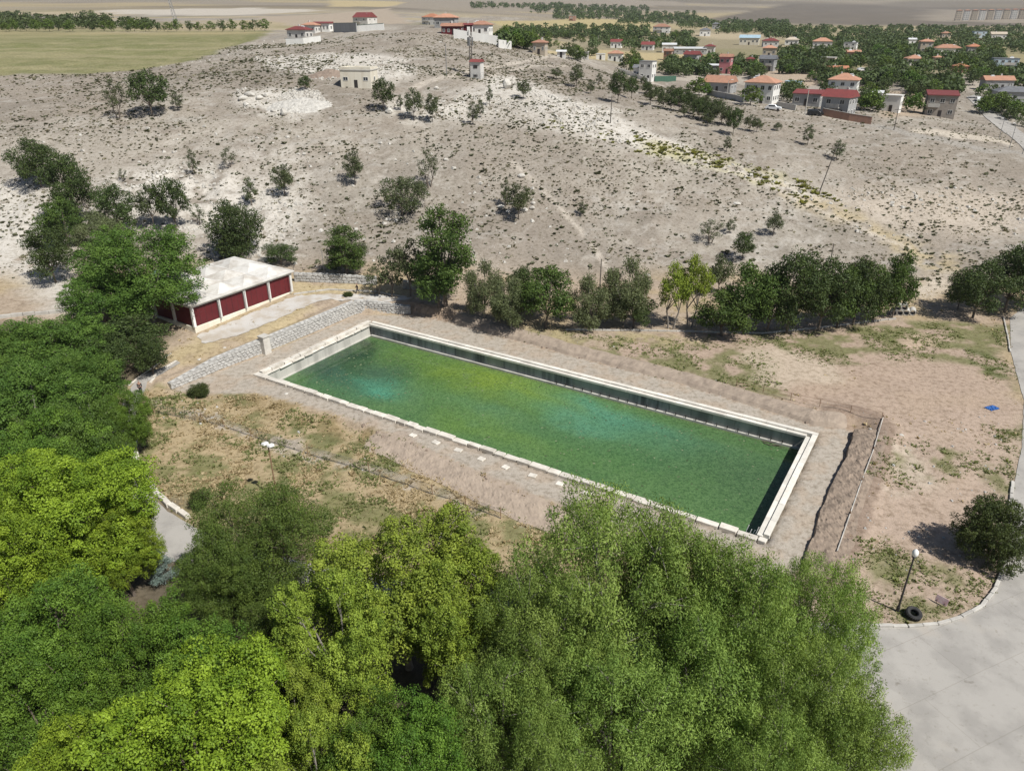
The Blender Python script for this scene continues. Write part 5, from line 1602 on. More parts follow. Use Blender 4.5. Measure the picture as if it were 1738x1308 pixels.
# trees round the terrace and on the left slope
small('round', 402, 432, 88, 100, 'dense round dark green tree behind the white roofed hall')
small('middark', 478, 450, 36, 60, 'low dark shrub right behind the white roofed hall', name='shrub', cat='shrub')
small('tall', 588, 474, 95, 76, 'dark bush with a thin top growing over the low grey wall')
small('middark', 590, 462, 50, 70, 'squat dark shrub at the foot of the thin topped bush', name='shrub', cat='shrub')
small('tall', 757, 520, 172, 105, 'tallest dark green tree behind the pool with a leaning crown')
small('mid', 745, 522, 95, 90, 'leafy dark tree hugging the foot of the tallest tree')
small('slim', 665, 505, 80, 50, 'thin sparse tree left of the tallest tree')
small('hill', 697, 502, 92, 62, 'loose dark tree between the thin tree and the tallest tree')
small('sparse', 640, 500, 50, 50, 'small loose tree by the end of the terrace path')
small('pale', 822, 540, 95, 74, 'grey green loose tree right of the tallest tree')
small('pale', 868, 555, 85, 80, 'grey green bushy tree in the row behind the pool bank')
small('mid', 925, 556, 100, 110, 'leafy mid green tree in the row behind the pool')
small('middark', 885, 530, 75, 60, 'darker tree standing back in the row behind the pool')
small('pale', 1000, 557, 88, 85, 'pale grey green willowy tree in the middle of the row')
small('pale', 1060, 553, 112, 90, 'tallest pale grey green tree with wispy top in the row')
small('middark', 1075, 556, 60, 70, 'dark low bush at the foot of the wispy pale tree', name='shrub', cat='shrub')
small('yel', 1138, 558, 108, 64, 'yellow green tree with bare forked pale trunks')
small('yel', 1170, 556, 118, 62, 'yellow green tree leaning right beside the forked trunks')
small('hill', 1218, 500, 66, 50, 'grey green loose tree standing behind the yellow green pair')
small('mid', 1225, 570, 75, 110, 'low spreading mid green tree in front of the dark row')
small('mid', 1262, 562, 112, 100, 'leafy tree with bright top left in the dark row')
small('middark', 1335, 566, 132, 110, 'tallest dark tree in the dark green row right of the pool')
small('mid', 1300, 565, 100, 90, 'mid green tree tucked under the tallest dark tree')
small('middark', 1388, 562, 115, 105, 'dark dense tree in the middle of the dark green row')
small('mid', 1420, 556, 100, 90, 'mid green tree in the right half of the dark green row')
small('middark', 1448, 552, 108, 95, 'dark tree towards the right of the dark green row')
small('mid', 1482, 546, 90, 75, 'slender mid green tree near the right end of the dark row')
small('mid', 1513, 540, 108, 66, 'last mid green tree of the dark row beside the concrete pipes')
small('middark', 1650, 540, 90, 100, 'left dark tree of the dense clump beside the right hand road')
small('middark', 1705, 530, 105, 110, 'middle dark tree of the dense clump beside the right hand road')
small('mid', 1752, 520, 120, 110, 'right dark tree of the clump cut by the photo edge')
small('middark', 1625, 525, 60, 50, 'small dark tree at the left foot of the dense clump by the road')
b_ = hit(1675, 948)
tree('bush', b_, 6.1, 6.3, 'dense round dark evergreen bush casting its shadow on the bare ground at right', rz=.7)
# left slope
small('middark', 70, 318, 78, 80, 'dark tree highest on the left slope')
small('middark', 130, 385, 118, 85, 'dark shaggy tree below the highest one on the left slope')
small('mid', 115, 420, 80, 80, 'lower dark shaggy tree on the left slope')
small('middark', 95, 480, 92, 85, 'grey dark tree at the left foot of the slope')
small('middark', 205, 400, 84, 70, 'dark loose tree in the cluster below the white rock ledge')
small('hill', 262, 385, 70, 46, 'grey green tree second from right in the cluster below the rock ledge')
small('hillfull', 300, 392, 85, 58, 'dark tree at the right end of the cluster below the rock ledge')
small('pale', 175, 430, 70, 80, 'grey shrubby tree between the slope trees and the acacia')
small('slim', 330, 298, 44, 18, 'thin bare sapling on the slope above the hall')
small('sparse', 390, 284, 34, 32, 'small rounded sparse bush high on the left slope')
small('sparse', 210, 308, 22, 18, 'tiny grey bush on the white rock ledge')
small('slim', 428, 348, 46, 30, 'slim tree on the slope left of the low grey tree')
small('sparse', 338, 382, 36, 30, 'small grey bush on the slope behind the round dark tree')
# hill trees
small('hill', 484, 333, 52, 44, 'low grey green tree in the middle of the left slope')
small('hill', 603, 314, 56, 40, 'narrow green tree alone on the middle of the slope')
small('sparse', 728, 318, 64, 44, 'thin open tree above the wide spreading tree')
small('wide', 685, 364, 62, 96, 'wide spreading tree with dark shade under it on the mid slope')
small('hill', 880, 372, 58, 52, 'dark tree growing out of the rubble pit')
small('slim', 858, 350, 44, 20, 'thin pale sapling left of the rubble pit')
small('slim', 988, 366, 24, 20, 'tiny sapling beside the foot track')
small('sparse', 1205, 412, 40, 48, 'nearly leafless low tree on the lower right slope')
small('slim', 1238, 396, 24, 20, 'small upright bush right of the leafless tree')
small('hillfull', 1260, 441, 46, 42, 'dark rounded tree with shade to its left on the lower right slope')
small('hill', 1312, 400, 40, 32, 'small leaning tree highest on the lower right slope')
small('sparse', 202, 200, 64, 44, 'open leaved left tree of the field edge pair')
small('hillfull', 259, 197, 70, 66, 'biggest full dark tree at the field edge')
small('slim', 303, 187, 30, 26, 'small tree right of the biggest field edge tree')
small('hillfull', 519, 154, 24, 22, 'small dense tree beside the white spoil heap')
small('hillfull', 652, 189, 52, 38, 'upright dark tree in front of the flat roofed block house')
small('slim', 680, 188, 26, 14, 'thin sapling between the upright dark tree and its neighbour')
small('hill', 703, 205, 52, 34, 'second dark tree right of the flat roofed block house')
small('hill', 734, 208, 46, 28, 'third dark tree right of the flat roofed block house')
small('slim', 803, 212, 38, 22, 'left stem of the twin thin trees on the white rock')
small('slim', 815, 200, 28, 16, 'right stem of the twin thin trees on the white rock')
small('slim', 831, 180, 34, 14, 'bare thin sapling below the red roofed hut')
small('hill', 888, 168, 30, 28, 'round topped small tree on the white rock right of the mast')
small('hill', 944, 134, 18, 24, 'small twin bush at the top of the right slope')
small('hill', 978, 148, 36, 28, 'grey tree high on the right slope')
small('slim', 1017, 143, 18, 14, 'smallest bush left of the tall white house on the right slope')
small('slim', 1003, 159, 22, 16, 'grey bush below the grey tree on the right slope')
small('hillfull', 1048, 176, 52, 36, 'largest dark tree at the top of the orchard line')
orch = [(1072, 168, 36, 24), (1092, 148, 18, 12), (1104, 178, 32, 26), (1118, 172, 22, 18), (1125, 184, 26, 22), (1140, 170, 24, 22), (1152, 190, 38, 32), (1165, 182, 24, 22), (1176, 194, 32, 26), (1186, 204, 34, 30),
        (1196, 190, 26, 24), (1205, 206, 30, 28), (1215, 200, 30, 28), (1224, 212, 36, 32), (1160, 200, 22, 18), (1138, 186, 20, 18), (1200, 214, 24, 22), (1236, 214, 30, 26), (1098, 160, 20, 18), (1150, 172, 20, 18), (1174, 178, 18, 18), (1190, 184, 18, 18)]
for k, (a, b, h_, w_) in enumerate(orch):
    small('hill' if k % 3 else 'hillfull', a, b, h_, w_ * 1.1, 'small dark grey green tree in the orchard line down the right slope', group='orchard line on the right slope')
small('hillfull', 1244, 230, 44, 28, 'dark tree at the lower end of the orchard line')
small('hill', 1272, 222, 26, 24, 'tree just right of the orchard line, left one of two')
small('hill', 1284, 224, 22, 20, 'tree just right of the orchard line, right one of two')
small('slim', 1233, 258, 26, 16, 'lone thin tree below the end of the orchard line')
small('hill', 1319, 222, 14, 16, 'round dot of a bush on the open right slope')
small('slim', 1370, 247, 34, 22, 'lone leaning thin tree on the open right slope')
small('slim', 1420, 272, 34, 26, 'lone thin tree next to the leaning utility pole')

# row of round trees along the far edge of the tan field
for k in range(26):
    x_ = -10 + k * 18.4
    if 136 < x_ < 148: continue
    small('far2' if k % 3 else 'far1', x_ + random.uniform(-3, 3), 54 + random.uniform(-1, .6), random.uniform(14, 19), random.uniform(18, 23), 'round dark tree in the row along the far edge of the tan field', group='tree row along the far edge of the tan field')
tree('far1', hit(143, 28), 9, 6, 'left one of two dots of trees on the bare plain behind the field')
tree('far2', hit(156, 28), 8, 6, 'right one of two dots of trees on the bare plain behind the field')

# garden and orchard trees between the houses
houses_xy = [(o.location.x, o.location.y) for o in bpy.data.objects if o.get('category') in ('house', 'car')]
HX = np.array(houses_xy)
village = [(1120, 100, 1290, 132, 20), (1060, 104, 1082, 128, 5), (1075, 118, 1085, 135, 3), (1165, 150, 1205, 165, 4), (1262, 165, 1275, 180, 2), (1330, 162, 1352, 185, 7), (1390, 150, 1412, 165, 3), (1395, 185, 1405, 200, 3), (1465, 165, 1500, 192, 12), (1535, 178, 1552, 192, 3),
           (1380, 130, 1570, 150, 22), (1530, 140, 1640, 165, 16), (1320, 88, 1410, 128, 30), (1270, 124, 1300, 140, 8), (1410, 88, 1500, 120, 20), (1500, 90, 1700, 125, 36), (1620, 120, 1700, 145, 10), (1660, 165, 1700, 200, 9), (1690, 175, 1738, 215, 9), (960, 92, 1010, 108, 8), (1000, 62, 1180, 86, 26), (870, 56, 1010, 86, 26), (1375, 120, 1400, 140, 4), (1345, 130, 1360, 140, 0), (850, 66, 905, 84, 8)]
def proj(p):
    dx, dy, dz = p[0], p[1], p[2] - CAM_H
    dep = dy * math.cos(PITCH) - dz * math.sin(PITCH)
    return CX + FPX * dx / dep, CY - FPX * (dy * math.sin(PITCH) + dz * math.cos(PITCH)) / dep
HP = np.array([proj(o.location) for o in bpy.data.objects if o.get('category') in ('house', 'car')])
HW = np.array([max(c.dimensions.x for c in o.children) / mpp(o.location) * .5 if o.get('category') == 'house' else 6 for o in bpy.data.objects if o.get('category') in ('house', 'car')])
def clear(p, r):
    """not standing in a house, nor right in front of one"""
    if np.min(np.hypot(HX[:, 0] - p.x, HX[:, 1] - p.y - 1)) < r: return False
    a, b = proj(p)
    q = (np.abs(HP[:, 0] - a) < HW + 2) & (b - HP[:, 1] > -1) & (b - HP[:, 1] < 7)
    return not q.any() or random.random() < .06
ind = 0
stuff_pts = []
areas = ['in the orchard between the white villa and the pink house', 'left of the tall white house', 'beside the slate roofed annex', 'by the grey plastered bungalow', 'at the left side of the big white villa', 'between the villa and the grey block house', 'behind the grey block house', 'behind the dark garden wall', 'between the red roofed house and the white cube house', 'left of the stone brown house', 'behind the orange pyramid roof', 'in the grove behind the stone brown house', 'among the roofs right of the cream building', "behind the pink house's lane", 'around the pale flat roofed house', 'in the wide green gardens at right', 'left of the long orange roof', 'along the right hand street', 'at the right edge by the dark modern house', 'below the far yellow field', 'in the orchard behind the maroon roofed house', 'in the orchard right of the hilltop walls', 'by the low brick shed', 'beside the round garden pool', 'right below the white retaining wall']
for (x0, y0, x1, y1, n), where in zip(village, areas):
    for k in range(n):
        for tr_ in range(12):
            p = hit(random.uniform(x0, x1), random.uniform(y0, y1))
            if clear(p, 7.5): break
        else: continue
        ky = random.choice(('far1', 'far1', 'far2', 'far2', 'far3' if random.random() < .4 else 'far1'))
        w_ = random.uniform(4.5, 7.5)
        tree(ky, p, w_, w_ * random.uniform(.7, .9), {'far1': 'deep green', 'far2': 'dark olive', 'far3': 'bright green'}[ky] + ' garden tree ' + where, group='garden trees ' + where, name='garden_tree')
        ind += 1
print('village trees', ind)
for a, b, h_ in ((1336, 68, 14), (1255, 28, 0), (1575, 50, 10), (1246, 37, 9), (1251, 37, 8)):
    if h_: small('poplar', a, b, h_, h_ * .35, {1336: 'dark columnar poplar behind the low white house', 1575: 'columnar poplar standing out of the far tree belt', 1246: 'left one of two far poplars at the foot of the brown slope', 1251: 'right one of two far poplars at the foot of the brown slope'}[a])

# far woods that read as one mass
def woodland(name, boxes, mat, label):
    pts = []
    for (x0, y0, x1, y1, n) in boxes:
        for k in range(n):
            p = hit(random.uniform(x0, x1), random.uniform(y0, y1))
            if clear(p, 6.5): pts.append((p.x, p.y, p.z))
    P = np.array(pts)
    n, per = len(P), 46
    s = np.random.default_rng(5).uniform(.7, 1.35, n) * (1 + np.clip(P[:, 1] - 700, 0, 900) / 1500)
    ci = np.repeat(np.arange(n), per)
    g = np.random.default_rng(6)
    d = unit(g.normal(size=(n * per, 3)) + np.array([0, 0, .5]))
    C = P[ci] + np.array([0, 0, 1.9]) * s[ci, None] + d * np.array([2.4, 2.4, 1.9]) * s[ci, None] * g.uniform(.6, 1.0, (n * per, 1))
    V, F = leaf_quads(C, g.normal(size=C.shape), d + g.normal(size=C.shape) * .35 + np.array([0, 0, .3]), 1.15 * s[ci], .9 * s[ci])
    tone = np.clip(g.random(n)[ci] * .6 + g.random(n * per) * .5 - .05, 0, 1)
    o = link(name, np_mesh(name, V, F, LM[mat], np.repeat(tone, 4)))
    tag(o, label, 'woodland', None, 'stuff')
woodland('woodland', [(1290, 48, 1760, 66, 620), (1480, 64, 1760, 92, 420), (1150, 38, 1340, 50, 260), (1210, 46, 1330, 58, 160), (1340, 66, 1540, 86, 240), (900, 12, 1100, 24, 260), (800, 8, 960, 16, 120), (940, 24, 1180, 34, 260), (1050, 32, 1200, 42, 160), (870, 48, 1100, 66, 330), (1000, 60, 1180, 84, 170),
                      (1130, 108, 1280, 130, 190), (1320, 90, 1420, 126, 170), (1500, 92, 1700, 126, 270), (1390, 132, 1560, 148, 110), (1540, 140, 1630, 160, 80), (1690, 120, 1760, 150, 60), (1410, 92, 1500, 118, 90), (850, 66, 900, 82, 60)], 'far', 'dark green belts of orchard and woodland across the village plain')
woodland('grove', [(-120, 26, 60, 50, 230), (60, 30, 190, 50, 150), (190, 40, 260, 50, 40)], 'far', 'dense grove of trees behind the tan field at the upper left')

# ------------------------------------------------------------------ tufts, grass, stones
def scatter(n, x0, x1, y0, y1, dens):
    g = np.random.default_rng(n)
    X, Y = g.uniform(x0, x1, n), g.uniform(y0, y1, n)
    k = g.random(n) < dens(X, Y)
    return X[k], Y[k], g

def visible(X, Y, Z, pad=60):
    dx, dy, dz = X, Y, Z - CAM_H
    dep = dy * math.cos(PITCH) - dz * math.sin(PITCH)
    px = CX + FPX * dx / dep
    py = CY - FPX * (dy * math.sin(PITCH) + dz * math.cos(PITCH)) / dep
    return px, py, (px > -pad) & (px < 1738 + pad) & (py > -pad) & (py < 1308 + pad)

def tufts(name, X, Y, g, r, h, mat, blades, label, thin=.35, lift=0.0, cat='grass'):
    Z = ground_z(X, Y)
    _, _, v = visible(X, Y, Z)
    X, Y, Z = X[v], Y[v], Z[v]
    n = len(X)
    s = g.uniform(.4, 1.3, n) * (1 + .9 * g.random(n) ** 5)
    ci = np.repeat(np.arange(n), blades)
    m = n * blades
    a = g.uniform(0, 2 * np.pi, m)
    lean = g.uniform(.15, 1.0, m)
    D = np.stack([np.cos(a) * lean, np.sin(a) * lean, np.full(m, .75) * g.uniform(.5, 1.1, m)], -1)
    D = unit(D)
    S = np.stack([-np.sin(a), np.cos(a), np.zeros(m)], -1)
    B = np.stack([X, Y, Z - .03 + lift], -1)[ci] + np.stack([np.cos(a), np.sin(a), np.zeros(m)], -1) * (r * s[ci] * .25)[:, None]
    L = (h * s[ci] * g.uniform(.7, 1.2, m))[:, None]
    W = (r * s[ci] * thin * g.uniform(.7, 1.3, m))[:, None]
    V = np.stack([B - S * W * .5, B + S * W * .5, B + D * L * .7 + S * W * .7, B + D * L * np.array([1, 1, .9]) - S * W * .6], 1).reshape(-1, 3)
    tone = np.clip(g.random(n)[ci] * .6 + g.random(m) * .5 - .05, 0, 1)
    o = link(name, np_mesh(name, V, np.arange(len(V)).reshape(-1, 4), LM[mat], np.repeat(tone, 4)))
    tag(o, label, cat, None, 'stuff')
    print(name, n)

def in_poly(X, Y, px, w=1.5):
    return sstep(-w, w, poly_sd(X, Y, zone(px)))

ROADS = [[(p.x, p.y) for p in roadpoly], [(p.x, p.y) for p in pathpoly]]
def off_paved(X, Y):
    k = np.ones(X.shape)
    for q in ROADS: k = k * (poly_sd(X, Y, q) < .1)
    return k

def d_hill(X, Y):
    foot = sstep(116, 126, Y)
    cl = sstep(.41, .58, fbm(X, Y, 16, 201) * .6 + fbm(X, Y, 5, 202) * .4)
    field = in_poly(X, Y, [(-900, 56), (465, 52), (400, 78), (330, 102), (250, 117), (150, 126), (0, 129), (-900, 140)])
    return foot * (.12 + .88 * cl) * (1 - field) * (1 - .6 * sstep(45, 90, X) * sstep(160, 190, Y))
X, Y, g = scatter(95000, -190, 190, 112, 300, d_hill)
k = g.random(len(X)) < .50 * sstep(.38, .62, fbm(X, Y, 9, 205) * .6 + fbm(X, Y, 2.5, 206) * .4) + .04
tufts('scrub_tufts', X[k], Y[k], g, .30, .28, 'shrublet', 7, 'dark grey green scrub tufts scattered over the dry hill', .8, cat='scrub')
tufts('dry_tufts', X[~k], Y[~k], g, .27, .22, 'tuft', 5, 'pale dry grass tufts scattered over the hill', .7)
def d_line(X, Y):
    return in_poly(X, Y, [(1090, 238), (1200, 260), (1340, 300), (1460, 350), (1420, 358), (1300, 316), (1180, 282), (1080, 256)], 2) * .9 + in_poly(X, Y, [(940, 200), (1100, 238), (1090, 256), (930, 220)], 2) * .35
X, Y, g = scatter(9000, -10, 90, 130, 200, lambda X, Y: d_line(X, Y) * sstep(.36, .55, fbm(X, Y, 5, 222)))
tufts('green_scrub', X, Y, g, .5, .42, 'weed', 7, 'yellow green weeds along the pale ridge of the right slope', .8, cat='scrub')

meadow = [(236, 665), (300, 670), (440, 672), (560, 702), (690, 750), (820, 812), (960, 872), (1000, 930), (980, 1010), (860, 1000), (600, 960), (320, 882), (262, 830), (232, 740)]
X, Y, g = scatter(60000, -62, 12, 44, 84, lambda X, Y: in_poly(X, Y, meadow, .8) * (.15 + .85 * sstep(.40, .6, fbm(X, Y, 2.6, 301))) * off_paved(X, Y))
k = fbm(X, Y, 5, 302) * .6 + fbm(X, Y, 1.4, 303) * .4 > .50
tufts('dry_grass', X[~k], Y[~k], g, .22, .20, 'dry', 5, 'dry straw coloured grass between the pool and the path', .35)
tufts('green_grass', X[k], Y[k], g, .20, .19, 'grass', 6, 'green weeds in patches between the pool and the path', .30)
def d_far(X, Y):
    return (in_poly(X, Y, [(860, 566), (1000, 570), (1140, 574), (1300, 600), (1330, 675), (1200, 650), (1040, 610)]) * sstep(.42, .56, fbm(X, Y, 3, 311)) +
            in_poly(X, Y, [(1180, 572), (1400, 562), (1560, 548), (1705, 550), (1725, 660), (1650, 630), (1560, 610), (1400, 620), (1300, 590)]) * sstep(.46, .58, fbm(X, Y, 4, 312)) + in_poly(X, Y, [(1660, 690), (1736, 700), (1730, 830), (1660, 830)]) * sstep(.56, .66, fbm(X, Y, 3, 313)) +
            in_poly(X, Y, [(1450, 750), (1660, 750), (1660, 830), (1450, 830)]) * sstep(.58, .66, fbm(X, Y, 3, 314)) + in_poly(X, Y, [(1450, 910), (1560, 925), (1690, 985), (1690, 1000), (1600, 1056), (1480, 1062), (1440, 960)]) * sstep(.46, .58, fbm(X, Y, 3, 315))) * off_paved(X, Y) * .9
X, Y, g = scatter(62000, 0, 75, 42, 118, d_far)
tufts('green_weeds', X, Y, g, .20, .16, 'grass', 6, 'green weeds in patches on the bare ground right and behind the pool', .32)
def d_patch(X, Y):
    t = 0
    for q in ([(1545, 770), (1600, 762), (1645, 770), (1640, 790), (1590, 800), (1600, 815), (1560, 812)], [(1455, 915), (1500, 915), (1560, 945), (1610, 970), (1620, 990), (1520, 1000), (1470, 975)], [(1690, 730), (1736, 720), (1736, 745), (1700, 745)],
              [(1672, 800), (1725, 795), (1725, 830), (1690, 825)], [(1480, 765), (1510, 765), (1520, 790), (1490, 790)], [(1500, 1030), (1560, 1010), (1640, 1020), (1600, 1050), (1500, 1062)], [(1640, 985), (1690, 985), (1670, 1020), (1640, 1010)]):
        t = t + in_poly(X, Y, q, .8)
    return np.minimum(1, t) * sstep(.38, .52, fbm(X, Y, 1.6, 318)) * off_paved(X, Y)
X, Y, g = scatter(26000, 25, 62, 40, 72, d_patch)
tufts('green_weeds', X, Y, g, .15, .15, 'grass', 5, 'green weeds growing in round patches on the bare corner at right', .35)
X, Y, g = scatter(9000, -62, 75, 50, 122, lambda X, Y: (poly_sd(X, Y, COURT) < -.5) * sstep(.5, .7, fbm(X, Y, 6, 321)) * off_paved(X, Y) * .8)
tufts('straw', X, Y, g, .22, .18, 'dry', 4, 'straw coloured grass scattered on the bare ground', .4)

# stones: thousands of fragments on the white outcrops
def fragments(name, boxes, smin, smax, label, mat='lime'):
    mb_V, mb_F = [], []
    g = np.random.default_rng(99)
    base = np.array([(-.5, -.4, 0), (.5, -.45, 0), (.45, .5, 0), (-.45, .4, 0), (-.3, -.25, .5), (.3, -.2, .6), (.25, .3, .45), (-.28, .22, .55)])
    fc = np.array([(4, 5, 6, 7), (0, 1, 5, 4), (1, 2, 6, 5), (2, 3, 7, 6), (3, 0, 4, 7)])
    Vs, Fs, o = [], [], 0
    for (poly, n) in boxes:
        P = zone(poly)
        xs_, ys_ = [p.x for p in P], [p.y for p in P]
        X, Y = g.uniform(min(xs_), max(xs_), n), g.uniform(min(ys_), max(ys_), n)
        k = (poly_sd(X, Y, P) > 0) & (g.random(n) < sstep(.35, .6, fbm(X, Y, 6, 401)))
        X, Y = X[k], Y[k]
        Z = ground_z(X, Y)
        m = len(X)
        s = smin + (smax - smin) * g.random(m) ** 4
        a = g.uniform(0, 6.28, m)
        J = base[None] * (1 + g.normal(size=(m, 8, 3)) * .18) * s[:, None, None] * np.array([1, 1, .8])
        c, sn = np.cos(a)[:, None], np.sin(a)[:, None]
        V = np.stack([J[..., 0] * c - J[..., 1] * sn + X[:, None], J[..., 0] * sn + J[..., 1] * c + Y[:, None], J[..., 2] + Z[:, None] - .05 * s[:, None]], -1)
        Vs.append(V.reshape(-1, 3))
        Fs.append((fc[None] + (np.arange(m) * 8)[:, None, None] + o).reshape(-1, 4))
        o += m * 8
    ob = link(name, np_mesh(name, np.concatenate(Vs), np.concatenate(Fs), M[mat]))
    tag(ob, label, 'stones', None, 'stuff')
fragments('rock_fragments', [([(462, 168), (500, 150), (540, 152), (556, 178), (520, 188), (470, 186)], 2600), ([(540, 118), (580, 116), (580, 134), (540, 134)], 300), ([(430, 98), (560, 90), (690, 100), (700, 130), (560, 140), (470, 118)], 2600), ([(650, 175), (760, 165), (840, 135), (960, 165), (1060, 190), (1010, 215), (760, 208), (660, 205)], 3000),
                             ([(830, 130), (1000, 185), (1130, 235), (1260, 285), (1400, 330), (1380, 345), (1080, 250), (840, 205)], 2600), ([(395, 150), (560, 170), (500, 205), (420, 195)], 800),
                             ([(160, 300), (300, 275), (420, 300), (520, 340), (500, 420), (420, 470), (320, 400), (180, 370)], 3200), ([(0, 310), (60, 300), (130, 470), (150, 530), (40, 480)], 600), ([(1380, 320), (1738, 320), (1738, 400), (1450, 400)], 700),
                             ([(0, 220), (600, 220), (900, 300), (1000, 460), (500, 460), (0, 300)], 1500), ([(0, 128), (150, 128), (330, 104), (450, 66), (470, 72), (340, 110), (150, 133), (0, 133)], 900)], .16, .95, 'white limestone fragments lying over the outcrops of the hill')
fragments('pebbles', [([(700, 535), (1000, 575), (1240, 650), (1480, 700), (1500, 740), (1370, 975), (1340, 960), (1440, 740), (1000, 600)], 900), ([(1480, 720), (1715, 700), (1690, 990), (1440, 950)], 500), ([(300, 660), (960, 866), (900, 900), (240, 700)], 350)], .06, .32, 'small stones on the dug earth round the pool', 'rubble')
fragments('earth_clods', [([(1446, 728), (1470, 735), (1400, 960), (1358, 975), (1400, 870), (1424, 800)], 4500), ([(760, 546), (1000, 596), (1240, 662), (1380, 712), (1380, 722), (1240, 677), (1000, 612), (830, 566)], 4000), ([(600, 712), (690, 748), (820, 808), (960, 868), (950, 880), (800, 822), (640, 745)], 3000)], .07, .5, 'clods of dug brown earth along the banks of the court', 'clod') if 'clod' in M else None

# single boulders and blocks
B_M = [stone_mesh('boulder', M['lime'], 70 + k, 1, .85, .75, 2) for k in range(5)]
def boulder(px, py, w, label, h=.7, cat='boulder', k=None, group=None, name='boulder'):
    p = hit(px, py)
    s = w * mpp(p)
    o = link(name, B_M[(k if k is not None else random.randrange(5))], None, p - Vector((0, 0, .12 * s)), (0, 0, random.uniform(0, 6.28)), (s, s * .85, s * h))
    return tag(o, label, cat, group)
boulder(413, 169, 20, 'white boulder at the left end of the boulder group below the field')
boulder(424, 163, 22, 'largest white boulder of the group below the field')
boulder(418, 178, 15, 'white boulder lying in front of the group below the field')
boulder(441, 168, 18, 'white boulder in the middle of the group below the field')
boulder(452, 163, 15, 'white boulder at the right end of the group below the field')
boulder(482, 194, 19, 'white upright boulder below the spoil heap', 1.0)
boulder(464, 190, 12, 'small white boulder left of the upright boulder')
boulder(660, 190, 20, 'white boulder at the foot of the upright dark tree')
boulder(741, 152, 10, 'lone white boulder left of the hut on the slope', 1.0)
boulder(860, 150, 20, 'tall white rock knob right of the red roofed hut', 1.3)
boulder(939, 166, 8, 'small white boulder alone on the right slope', 1.2)
boulder(885, 300, 16, 'pale boulder above the rubble pit')
boulder(1083, 343, 9, 'small pale boulder in the middle of the dry slope')
boulder(757, 272, 11, 'pale boulder right of the thin open tree')
boulder(1250, 345, 16, 'flat pale rock on the lower right slope', .4)
boulder(1100, 468, 12, 'pale rock just behind the row of trees')
for k, (a, b, w) in enumerate(((850, 352, 14), (862, 360, 12), (890, 358, 16), (903, 354, 14), (868, 346, 12), (905, 346, 12))):
    boulder(a, b, w, 'pale rock on the rim of the rubble pit under the tree', group='rocks round the rubble pit')
sp = hit(508, 180)
def mound(name, p, rx, ry, h, mat, label, seed):
    g_ = np.linspace(-1, 1, 48)
    A, B = np.meshgrid(g_, g_)
    r2 = np.hypot(A, B) * (1 + .35 * (fbm(A * 5, B * 5, 2.2, seed) - .5))
    X, Y = p.x + A * rx, p.y + B * ry
    Z = ground_z(X, Y) - .15 + np.clip(1 - r2, 0, 1) ** .75 * h * (.7 + .6 * fbm(X, Y, 1.6, seed + 1)) + (fbm(X, Y, .5, seed + 2, 2) - .5) * .35
    i_ = np.arange(A.size).reshape(A.shape)
    F_ = np.stack([i_[:-1, :-1], i_[:-1, 1:], i_[1:, 1:], i_[1:, :-1]], -1).reshape(-1, 4)
    rr = r2.ravel()[F_].min(1) < 1.02
    return tag(link(name, np_mesh(name, np.stack([X, Y, Z], -1), F_[rr], M[mat])), label, 'heap')
mound('spoil_heap', sp, 8.0, 4.5, 1.7, 'spoil', 'white heap of broken limestone left of the flat roofed block house', 610)
mound('spoil_heap', hit(560, 128), 6, 3.5, 1.6, 'clod', 'stony brown heap left above the flat roofed block house', 640)
# rock ledges on the left slope
for k, (pa, pb, lab) in enumerate((((60, 362), (92, 352), 'short dark ledge of pale rock at the left edge of the slope'), ((212, 326), (292, 292), 'long broken ledge of white rock across the left slope'))):
    a, b = hit(*pa), hit(*pb)
    root = empty('rock_ledge', a, 0, lab, 'rock')
    n = 6 if k == 0 else 14
    for j in range(n):
        p = a.lerp(b, (j + .5) / n); p.z = float(ground_z(p.x, p.y))
        L = (b - a).length / n
        link('rock_slab', B_M[j % 5], root, p - a + Vector((0, 0, -.2)), (0, random.uniform(-.1, .1), math.atan2((b - a).y, (b - a).x) + random.uniform(-.2, .2)), (L * 1.25, 1.3, random.uniform(.8, 1.3)))

# flat stones along the near rim
ordn = ['first', 'second', 'third', 'fourth', 'fifth', 'sixth', 'seventh', 'eighth']
for k, (a, b) in enumerate(((701, 739), (740, 751), (778, 764), (817, 779), (858, 793), (904, 807), (950, 821), (996, 838))):
    p = hit(a, b)
    w = random.uniform(.75, 1.0)
    o = MB().prism([(-w / 2, -.32), (w / 2 - .06, -.36), (w / 2, .30), (-w / 2 + .05, .34)], -.1, .12).build('flat_stone', M['coping'], None, .04)
    o.location = p; o.rotation_euler = (0, 0, POOL_A + random.uniform(-.25, .25))
    tag(o, ordn[k] + ' from the left of the flat stones along the near rim of the pool', 'stone', 'flat stones along the near rim')
for a, b, w, lab in ((455, 572, 9, 'white stone block on the terrace just above the stone pier'), (381, 590, 8, 'pale loose stone on the dry terrace grass'), (584, 559, 7, 'pale loose stone on the short rim of the pool'), (338, 610, 10, 'pale flat stone on the terrace grass near the wall'), (1478, 728, 8, 'white stone at the top corner of the dug bank'), (1441, 812, 6, 'white stone lying on the dug bank'), (1462, 762, 5, 'small white stone at the top of the dug bank'), (486, 668, 9, 'pale flat stone in the grass beside the pool corner'), (1530, 738, 10, 'pale cement spill on the bare ground right of the bank')):
    boulder(a, b, w, lab, .45, 'stone', name='loose_stone')

